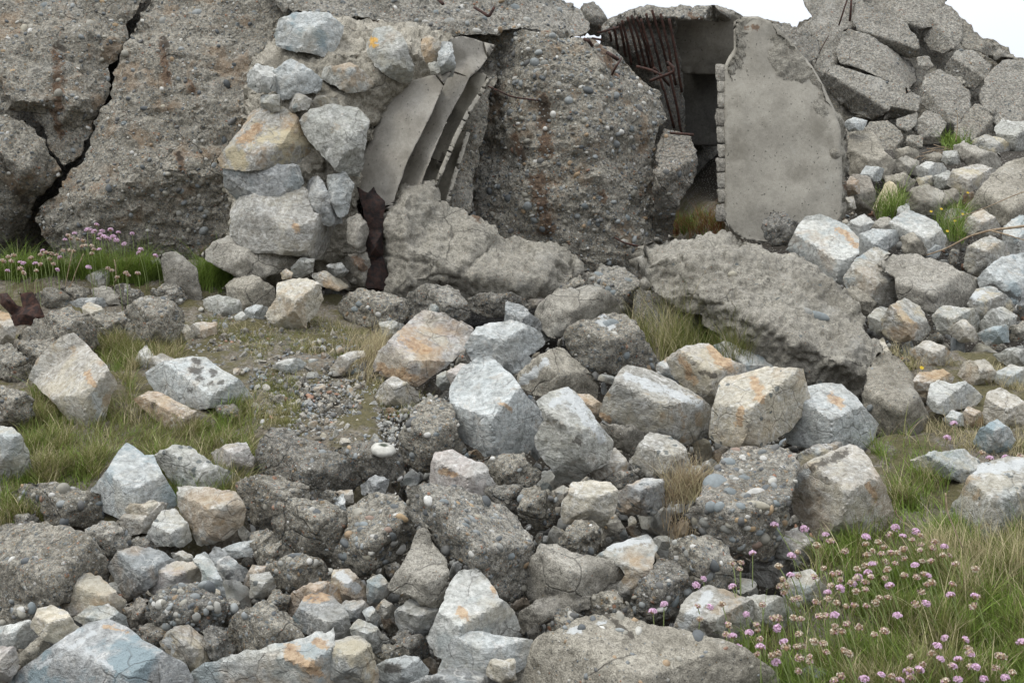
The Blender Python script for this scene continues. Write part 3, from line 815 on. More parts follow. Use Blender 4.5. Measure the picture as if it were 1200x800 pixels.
pier = thing('masonry_pier', 'ruined pier of pale stones in crumbling mortar beside fluted concrete', 'ruin', tuple(P3(350, 335, 5.3)))
parts_of(pier, '''
mortar_core | M c | 296,66,.3 322,50,.35 345,26,.4 400,24,.4 440,26,.4 478,30,.4 512,38,.4 533,48,.4 536,70,.3 528,92,.25 500,108,.2 462,128,.15 442,148,.1 432,180,.1 422,215,.1 416,250,.1 432,262,.1 434,300,.1 430,335,.1 395,338,.1 370,325,.1 345,332,.1 262,316,.15 262,280,.15 266,200,.15 290,150,.2 | 330,90,1,-.02 400,60,1,.1 470,60,1,.1 400,110,1,-.04 450,90,1,.05 340,150,1,-.06 320,220,1,-.05 400,180,1,-.05 350,290,1,-.02 | d=5.2 thick=.8 sp=2.6 amp=1.3
stone | S b | 324,42 329,24 348,18 384,18 401,32 395,50 386,66 364,60 341,56 326,52 | 340,40,.8 375,38,.8 | d=5.28 k=0.39
stone | S w | 291,88 300,76 320,80 326,92 322,106 302,108 291,101 | | d=5.08 cuts=3 k=0.52 lichen=.1
stone | S b | 321,84 342,71 356,78 376,95 374,106 352,109 331,116 322,101 | 345,88,1 | d=5.09 cuts=3 k=0.52
stone | S g | 306,112 327,111 328,130 315,132 306,125 | | d=5.07 cuts=3 k=0.45
stone | S gt | 328,115 350,110 365,117 360,128 336,133 328,130 | | d=5.08 cuts=3 k=0.45
stone | S y | 365,120 372,113 398,116 400,124 372,126 | | d=5.11 cuts=3 k=0.39
stone | S g | 376,92 380,80 410,75 427,86 438,99 430,104 407,108 393,99 | 408,84,1 | d=5.13 cuts=3 k=0.59 stain=.5
stone | S g | 431,52 440,36 456,32 470,42 475,56 483,78 481,94 470,96 455,86 441,75 433,63 | 455,50,1 465,75,1 | d=5.17 cuts=3 k=0.52 stain=.2 paint=y:436:47:438:53:4
stone | S t | 494,47 503,42 516,50 514,72 500,74 495,62 | | d=5.20 cuts=3 k=0.52 stain=.6
stone | S b | 515,50 528,50 533,74 530,90 519,91 514,74 | | d=5.19 cuts=3 k=0.52
stone | S g | 501,74 513,73 516,84 506,88 | | d=5.16 cuts=3 k=0.39
stone | S gt | 255,190 274,166 299,131 322,126 345,137 357,160 365,182 361,189 330,195 290,197 263,195 | 300,160,.7 345,165,.8 300,186,1 | d=5.02 cuts=3 k=0.45 stain=.5 paint=r:285:165:300:150:7
stone | S g | 354,142 365,130 390,125 418,128 430,140 427,170 420,206 401,202 385,186 366,166 | 385,145,1 412,150,1 405,185,1 | d=5.04 cuts=3 k=0.45
stone | S bm | 262,198 300,196 350,196 354,215 341,228 311,235 277,232 265,217 | 300,205,.9 330,208,1 | d=5.04 cuts=3 k=0.39
stone | S bm | 357,204 372,208 387,232 401,262 381,263 368,242 358,217 | 375,230,1 | d=5.05 cuts=3 k=0.45
stone | S b | 384,206 404,203 413,216 406,250 398,256 388,233 | | d=5.05 cuts=3 k=0.45
stone | S cl | 272,240 290,224 315,232 341,221 355,223 366,250 396,263 401,290 398,304 370,303 331,295 290,292 273,276 | 300,250,1 350,260,1 370,290,1 310,280,.9 | d=4.99 cuts=3 k=0.45 paint=r:345:262:349:270:4
stone | M cl | 236,300 268,276 290,290 345,299 352,309 322,320 290,326 264,315 | 290,302,1 | d=5.02 cuts=3 k=0.52
stone | M sm | 407,256 420,250 433,270 433,294 420,296 408,284 | | d=5.05 cuts=3 k=0.52
stone | M sm | 406,300 431,296 433,338 412,334 400,318 | | d=5.08 cuts=3 k=0.45 paint=r:420:304:426:312:6
stone | S g | 342,313 352,303 368,304 366,318 350,326 341,322 | | d=5.00 cuts=3 k=.6
stone | S t | 364,322 380,318 398,328 410,336 396,340 376,334 | | d=5.00 cuts=3 stain=.6 k=.6
stone | S o | 329,320 336,315 343,320 341,326 331,327 | | d=4.9 stain=.8 k=.6
stone | S bd | 383,312 400,308 408,318 398,326 386,322 | | d=5.02 cuts=3 k=.6
''')

fl = thing('fluted_concrete_wall', 'smooth cast concrete with slanting curved flutes leaning beside the masonry pier', 'ruin', tuple(P3(500, 250, 5.4)))
parts_of(fl, '''
backing | C c | 546,100,.1 560,84,.15 578,58,.2 584,66,.2 574,110,.15 568,150,.1 556,200,.05 552,248,.0 515,256,.0 505,240,.0 520,200,.0 535,150,.05 | 555,150,1,.04 540,210,1,.0 | d=5.48 thick=.3 pebbles=25 sp=2.6
flute_face | R sm | 529,83,-.02 515,114,-.03 499,147,-.04 487,170,-.05 478,189,-.06 467,218,-.07 458,250,-.08 440,242,-.02 413,220,.06 420,190,.07 436,155,.08 457,119,.08 472,99,.08 500,90,.03 | 480,130,1,.0 455,190,1,-.02 440,220,1,-.01 | d=5.25 thick=.35 amp=.25 sp=2.4 grow=0
flute_face | R sm | 527,45,.04 540,42,.08 555,45,.13 568,50,.17 581,53,.2 577,60,.2 563,80,.12 550,91,.06 535,121,.03 520,152,-.0 507,180,-.02 492,219,-.04 480,240,-.03 450,246,.08 460,218,.1 472,188,.11 481,168,.12 492,147,.13 508,114,.13 522,84,.12 | 550,65,1,.12 528,110,1,.085 505,155,1,.06 485,205,1,.03 | d=5.25 thick=.3 amp=.25 sp=2.4 grow=0
flute_face | R cs | 549,93,.12 556,87,.12 566,85,.11 575,91,.1 562,110,.08 548,133,.06 533,163,.03 520,195,.0 510,220,-.01 500,225,.0 480,221,.13 497,180,.14 511,151,.16 527,121,.17 | 545,115,1,.15 525,160,1,.11 508,200,1,.09 | d=5.3 thick=.22 amp=.3 sp=2.4 grow=0 paint=k:519:182:514:196:3
flute_rib | R cl | 573,88,.04 577,92,.05 566,110,.04 551,133,.02 536,163,.0 523,194,-.02 512,221,-.03 507,219,-.03 518,192,-.02 531,161,.0 546,131,.02 561,108,.04 | | d=5.26 thick=.12 amp=.08 sp=2.2 grow=0 k=.2
flute_face | R cs | 540,150,.1 549,156,.1 541,180,.07 531,210,.04 522,243,.0 494,238,.06 500,220,.1 514,190,.13 526,164,.13 | 530,190,1,.1 515,228,1,.06 | d=5.36 thick=.2 amp=.3 sp=2.4 grow=0
flute_rib | R cl | 546,153,.05 551,156,.05 545,176,.03 535,207,.0 525,245,-.02 520,244,-.02 529,210,.0 539,178,.03 | | d=5.33 thick=.1 amp=.08 sp=2.2 grow=0 k=.2
''')
rk = '''
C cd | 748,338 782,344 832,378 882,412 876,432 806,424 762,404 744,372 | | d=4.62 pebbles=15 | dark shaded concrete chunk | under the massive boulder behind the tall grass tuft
M cs | 449,345,.1 452,300,.1 450,250,.12 458,226,.15 476,221,.15 505,219,.15 511,240,.12 526,249,.15 560,256,.2 580,265,.2 592,276,.2 611,279,.2 640,285,.2 662,290,.22 678,302,.2 684,322,.1 650,335,0 610,350,0 540,360,0 480,360,0 | 475,232,1,-.0 475,290,1,-.08 560,275,1,-.0 640,300,1,.0 540,320,1,-.12 470,330,1,-.1 620,330,1,-.08| d=5.1 thick=.5 sp=2.8 amp=1.2 paint=r:557:252:561:256:4 | leaning sandy grey mortar slab | with a wavy top edge before the fluted concrete
C cb | 640,330 660,322 700,320 745,325 752,345 720,350 680,345 650,345 | | d=5.35 | low rubbly concrete foot | below the rust streaked block
M cs | 745,312,.30 751,292,.35 770,282,.45 800,277,.5 845,275,.5 870,277,.5 905,289,.45 936,301,.4 960,328,.3 985,350,.2 1010,380,.1 1026,402,0 1030,420,-.05 1020,436,-.1 1015,452,-.1 1000,468,-.1 985,460,-.05 930,452,-.05 905,440,-.05 885,425,.0 858,405,.05 835,388,.1 800,360,.2 775,345,.25 755,338,.28 | 800,295,1,.25 860,300,1,.22 930,330,1,.15 980,375,1,.02 820,345,1,.06 880,370,1,-.06 940,400,1,-.15 985,425,1,-.2 850,315,1,.16 1000,400,1,-.1| d=4.35 thick=.7 sp=2.4 amp=1.3 lichen=.03 | massive rounded grey concrete boulder | sloping down in front of the smooth upright slab
'''
rocks(rk)

# ---------------------------------------------------------------- bunker niche: soffit, bars, rear walls, rim
bk = thing('bunker_wreck', 'broken bunker roof with bare rusty bars and a smooth beam over a dark opening', 'bunker', tuple(P3(790, 270, 7.0)))
parts_of(bk, '''
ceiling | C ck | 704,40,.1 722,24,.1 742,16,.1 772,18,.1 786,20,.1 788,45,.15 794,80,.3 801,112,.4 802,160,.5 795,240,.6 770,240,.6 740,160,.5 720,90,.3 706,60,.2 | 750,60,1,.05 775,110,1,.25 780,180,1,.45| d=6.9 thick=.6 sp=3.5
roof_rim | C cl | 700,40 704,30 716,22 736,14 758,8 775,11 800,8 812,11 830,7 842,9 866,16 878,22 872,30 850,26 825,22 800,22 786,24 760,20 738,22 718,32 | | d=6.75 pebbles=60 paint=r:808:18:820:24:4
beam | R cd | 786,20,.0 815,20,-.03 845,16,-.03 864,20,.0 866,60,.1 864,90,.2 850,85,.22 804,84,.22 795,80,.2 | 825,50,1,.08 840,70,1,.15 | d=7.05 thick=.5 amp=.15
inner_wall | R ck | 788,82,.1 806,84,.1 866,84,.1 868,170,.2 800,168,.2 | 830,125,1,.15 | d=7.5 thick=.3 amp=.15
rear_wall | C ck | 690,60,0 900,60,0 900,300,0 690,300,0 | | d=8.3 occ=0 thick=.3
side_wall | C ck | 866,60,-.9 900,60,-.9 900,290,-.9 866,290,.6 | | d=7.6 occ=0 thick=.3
''')
def rod(name, path, r, parent=None, mat=None, label=None, cat=None, group=None, kind=None, sides=6, wob=.0):
    P = np.array([P3(*p) for p in path])
    if len(P) > 2 or wob:
        t = np.linspace(0, len(P) - 1, (len(P) - 1) * 5 + 1)
        P = np.stack([np.interp(t, np.arange(len(P)), P[:, k]) for k in range(3)], -1)
        for _ in range(2): P[1:-1] = (P[:-2] + P[1:-1] * 2 + P[2:]) / 4
        if wob: P[1:-1] += RNG.normal(0, wob, P[1:-1].shape)
    V, T = tube(P, r, sides)
    org = P[-1]; po = np.array(parent.location) if parent else 0
    o = add(name, mesh_np(name, V - org, T, mat or ROD), parent, org - po)
    if label: tag(o, label, cat, group, kind)
    return o
for a, b in (((729, 24), (740, 76)), ((740, 18), (757, 80)), ((757, 16), (775, 84)), ((774, 16), (792, 100)), ((719, 32), (724, 58)), ((726, 28), (733, 66)), ((735, 20), (750, 78)), ((746, 20), (763, 80)), ((751, 22), (768, 88)), ((764, 12), (783, 80)), ((766, 80), (784, 100)), ((784, 22), (799, 108)), ((783, 78), (799, 160)), ((714, 38), (716, 48)), ((773, 90), (790, 150))):
    rod('reinforcing_bar', [(*a, 6.78), ((a[0] + b[0]) / 2 + .8, (a[1] + b[1]) / 2, 6.84), (*b, 6.95)], .0088, bk, wob=.001)
rod('reinforcing_bar', [(700, 39, 6.6), (725, 32, 6.7)], .007, bk)
for i, (pth, r, lb) in enumerate((
    ([(746, 78, 5.95), (762, 82, 5.9), (775, 88, 5.85)], .007, 'bent rusty rod curling out of the rounded concrete block top'),
    ([(762, 95, 5.8), (775, 90, 5.75), (789, 85, 5.7), (790, 80, 5.7), (782, 73, 5.72)], .008, 'hooked rusty rod pointing at the dark bunker opening'),
    ([(786, 156, 5.7), (812, 158, 5.5)], .007, 'short straight rusty rod above the knobbly concrete lump'),
    ([(728, 69, 5.62), (722, 78, 5.55), (717, 88, 5.6)], .006, 'thin bent rusty wire on the rounded block shoulder'),
    ([(712, 62, 5.66), (718, 66, 5.6), (724, 70, 5.62)], .010, 'thick rusty bar stub on the rounded block shoulder'),
    ([(685, 46, 5.72), (690, 48, 5.65), (694, 54, 5.68)], .009, 'rusty hooked stub near the sloping crest edge'),
    ([(694, 45, 5.72), (705, 47, 5.66)], .006, 'small rusty bar end lying on the sloping crest edge'),
    ([(556, 9, 5.7), (566, 15, 5.62), (573, 20, 5.6), (579, 9, 5.62)], .008, 'forked rusty iron on the crest above the fluted concrete'),
    ([(512, -2, 5.7), (519, 5, 5.6)], .008, 'rusty bar end at the very top of the crest'),
    ([(569, 100, 5.35), (583, 106, 5.3), (600, 114, 5.3), (632, 118, 5.45)], .004, 'long thin rusty wire running from the flutes to the rust streak'),
    ([(720, 278, 5.5), (732, 285, 5.3), (750, 289, 5.35)], .005, 'rusty wire sticking out low on the rounded block'),
    ([(998, -4, 8.1), (996, 25, 8.1)], .008, 'rusty bar hanging down against the cracked concrete mound'),
    ([(994, -4, 8.1), (983, 30, 8.1)], .006, 'thin slanting wire on the cracked concrete mound'),
    ([(971, 42, 8.0), (962, 58, 8.0), (955, 75, 8.0)], .003, 'dry stalk leaning at the slab top edge'))):
    rod('rusty_rod' if 'stalk' not in lb else 'dry_stalk', pth, r, label=lb, cat='metal rod' if 'stalk' not in lb else 'stalk', group=None)

# smooth upright slab with brick edge
sl = thing('upright_slab', 'tall smooth grey rendered slab standing upright with a ragged brick edge', 'wall', tuple(P3(910, 280, 6.0)))
parts_of(sl, '''
rendered_face | R cl | 852,76,.0 856,68,.0 862,58,.0 862,26,.0 872,22,.0 888,22,.0 904,28,.0 926,50,.03 950,80,.03 962,100,.03 976,130,.03 982,150,.02 984,190,.0 984,225,.0 984,262,.0 950,272,.0 900,284,.0 870,278,.0 852,262,.0 852,225,.0 851,150,.0 | 880,40,1,-.02 868,110,1,-.02 900,100,1,-.02 940,130,1,-.02 965,190,1,-.02 880,240,1,-.02 870,180,1,-.02 940,240,1,-.02| d=5.95 thick=.14 amp=.2 sp=3.4 paint=r:872:33:888:32:3
rough_render | M cs | 853,76,0 856,68,0 862,58,0 862,25,0 872,21,.02 888,21,.03 904,27,.03 927,49,.03 951,79,.03 964,99,.03 978,130,.05 990,143,.08 995,152,.08 991,175,.08 997,190,.1 992,215,.1 990,240,.08 986,262,.08 968,270,.03 972,235,.03 966,200,.03 962,165,.03 940,132,.03 918,118,.03 896,96,.03 872,118,.03 856,104,.03 | 880,60,1,-.0 920,85,1,-.0 955,125,1,-.0 980,180,1,.0 980,230,1,.02 | d=5.93 thick=.12 k=.3 cuts=0 grow=0 amp=.7 paint=r:991:218:1000:220:5
''')
bh = 0
for i, (y0, y1) in enumerate(((76, 94), (95, 107), (108, 125), (128, 146), (149, 166), (170, 183), (186, 200), (203, 219), (222, 236), (240, 258))):
    x0 = 839 + (i * 37 % 3)
    rock('brick', 'M', 'cl' if i % 3 else 'sm', [(x0, y0 - .5), (857 + i % 2, y0 - .5), (857 - i % 3, y1 + 1), (x0 + 1, y1 + 1)], None, None, parent=sl, d=5.955, thick=.15, k=.15, amp=.6, occ=False, cuts=0)

# ---------------------------------------------------------------- cracked mound
md = thing('cracked_concrete_mound', 'steep mound of cracked pale concrete blocks rising against the white sky', 'ruin', tuple(P3(1080, 180, 8.4)))
parts_of(md, '''
rubble_core | C c | 935,36,.4 938,28,.4 955,22,.4 948,8,.4 942,-40,.4 1000,-90,.5 1085,-90,.5 1104,2,.4 1128,26,.3 1148,46,.3 1170,56,.3 1196,72,.3 1290,130,.3 1290,240,.2 1150,230,.1 1000,215,.1 960,160,.1 940,80,.3 | 1080,60,1,.25 1000,120,1,.15 1120,160,1,.1 1020,30,1,.3 1180,120,1,.2| tilt=.8 occ=0 d=8.32 thick=1.5 sp=3.6 amp=1.5
concrete_block | C cl | 1012,-40 1060,-70 1095,-50 1107,0 1092,29 1080,31 1062,25 1045,12 1012,1 | | tilt=.8 d=8.23 amp=.8 k=.06 cuts=1 grow=3.4
concrete_block | C cl | 936,36 955,21 945,4 938,-60 1010,-80 1010,0 1001,8 1000,30 988,36 980,60 978,76 964,88 954,74 948,48 | 975,20,1 965,60,.8 | tilt=.8 d=8.23 amp=.8 k=.06 cuts=1 grow=3.4
concrete_block | C cl | 1001,5 1012,3 1040,13 1060,29 1074,46 1076,66 1063,66 1040,54 1020,42 1006,36 1001,26 | | tilt=.8 amp=.7 d=8.18 pebbles=30 k=.06 cuts=1 grow=3.4
concrete_block | C cl | 982,60 990,36 1010,39 1035,55 1062,69 1072,83 1074,96 1065,103 1040,93 1010,80 985,72 | | tilt=.8 amp=.7 d=8.15 pebbles=40 k=.06 cuts=1 grow=3.4
concrete_block | C cl | 962,90 982,78 1000,85 1040,99 1068,106 1045,121 1034,134 1010,142 985,122 973,105 | | tilt=.8 amp=.7 d=8.12 pebbles=40 k=.06 cuts=1 grow=3.4
concrete_block | C cl | 1036,136 1046,122 1070,107 1078,115 1076,128 1052,138 1030,144 | | tilt=.8 amp=.7 d=8.12 k=.06 cuts=1 grow=3.4
concrete_block | C cl | 1083,35 1095,15 1110,8 1127,24 1126,45 1118,56 1105,62 1091,58 1083,48 | | tilt=.8 amp=.7 d=8.20 k=.06 cuts=1 grow=3.4
concrete_block | C cl | 1108,78 1122,61 1140,60 1161,78 1155,91 1140,106 1131,101 1125,92 1108,86 | | tilt=.8 amp=.7 d=8.18 k=.06 cuts=1 grow=3.4 pebbles=20
concrete_block | C cl | 1079,108 1085,91 1100,83 1118,92 1136,110 1135,126 1121,146 1106,141 1090,131 1080,120 | | tilt=.8 amp=.7 d=8.12 k=.06 cuts=1 grow=3.4 pebbles=25
concrete_block | C cl | 1151,110 1158,92 1176,74 1198,74 1280,120 1280,160 1186,149 1170,145 1155,127 | | tilt=.8 amp=.7 d=8.15 k=.06 cuts=1 grow=3.4 pebbles=30
concrete_block | C c | 1120,149 1135,130 1145,122 1156,131 1170,147 1172,162 1150,167 1130,166 1121,159 | | tilt=.8 amp=.7 d=8.12 k=.06 cuts=1 grow=3.4
concrete_block | C cl | 1068,150 1085,130 1100,136 1109,146 1101,160 1080,160 | | tilt=.8 amp=.7 d=8.10 k=.06 cuts=1 grow=3.4
concrete_block | C cl | 1050,141 1076,132 1073,146 1060,156 1052,151 | | tilt=.8 amp=.7 d=8.10 k=.06 cuts=1 grow=3.4
concrete_block | C c | 1020,144 1040,143 1056,156 1059,177 1040,188 1028,177 1015,152 | | tilt=.8 amp=.7 d=8.07 k=.06 cuts=1 grow=3.4
concrete_block | C c | 1063,160 1081,159 1081,172 1070,180 1062,174 | | tilt=.8 amp=.7 d=8.07 k=.06 cuts=1 grow=3.4
concrete_block | C c | 1126,28 1146,46 1166,54 1197,72 1198,80 1170,74 1150,60 1128,54 | | tilt=.8 amp=.7 d=8.23 k=.06 cuts=1 grow=3.4
concrete_block | C cl | 1075,68 1088,66 1094,78 1086,84 1077,78 | | tilt=.8 amp=.7 d=8.12 k=.06 cuts=1 grow=3.4
concrete_block | C c | 1119,90 1126,90 1132,97 1125,101 1119,97 | | tilt=.8 amp=.7 d=8.12 k=.06 cuts=1 grow=3.4
concrete_block | C cl | 1147,113 1152,112 1167,128 1164,134 1154,128 | | tilt=.8 amp=.7 d=8.12 k=.06 cuts=1 grow=3.4
concrete_block | C cd | 896,24 912,27 930,33 945,38 958,48 958,66 950,74 930,60 905,40 | | tilt=.8 d=7.4 k=.06 cuts=1 grow=3.4
''')

# rusty plate and rusty channel
rock('rusty_plate', 'S', 'cd', pts('420,218,.0 426,226,.0 432,228,-.0 438,221,.0 440,228,.0 449,236,-.02 446,270,-.02 446,300,0 454,330,0 453,350,0 440,348,0 432,342,0 430,312,0 431,270,0 428,245,0'), pts('438,240,1,-.03 439,290,1,-.05 442,330,1,-.02'),
     'torn dark rusty iron plate standing in the gap beside the mortar slab', d=5.12, thick=.03, amp=.5, mat=simple_mat('blackened_iron', (.010, .008, .008), (.035, .018, .014), 45, .8, .006), cat='metal plate')
rock('rusty_channel', 'S', 'cd', pts('0,344 8,343 20,358 27,360 23,344 38,342 46,356 53,372 38,388 18,385 10,378 14,370 0,356'), pts('10,352,1 30,368,1 42,372,1'),
     'rusty iron channel with a notched end lying over stones', d=4.75, thick=.04, mat=RUST, cat='metal beam', amp=.3, grow=0, k=.5)

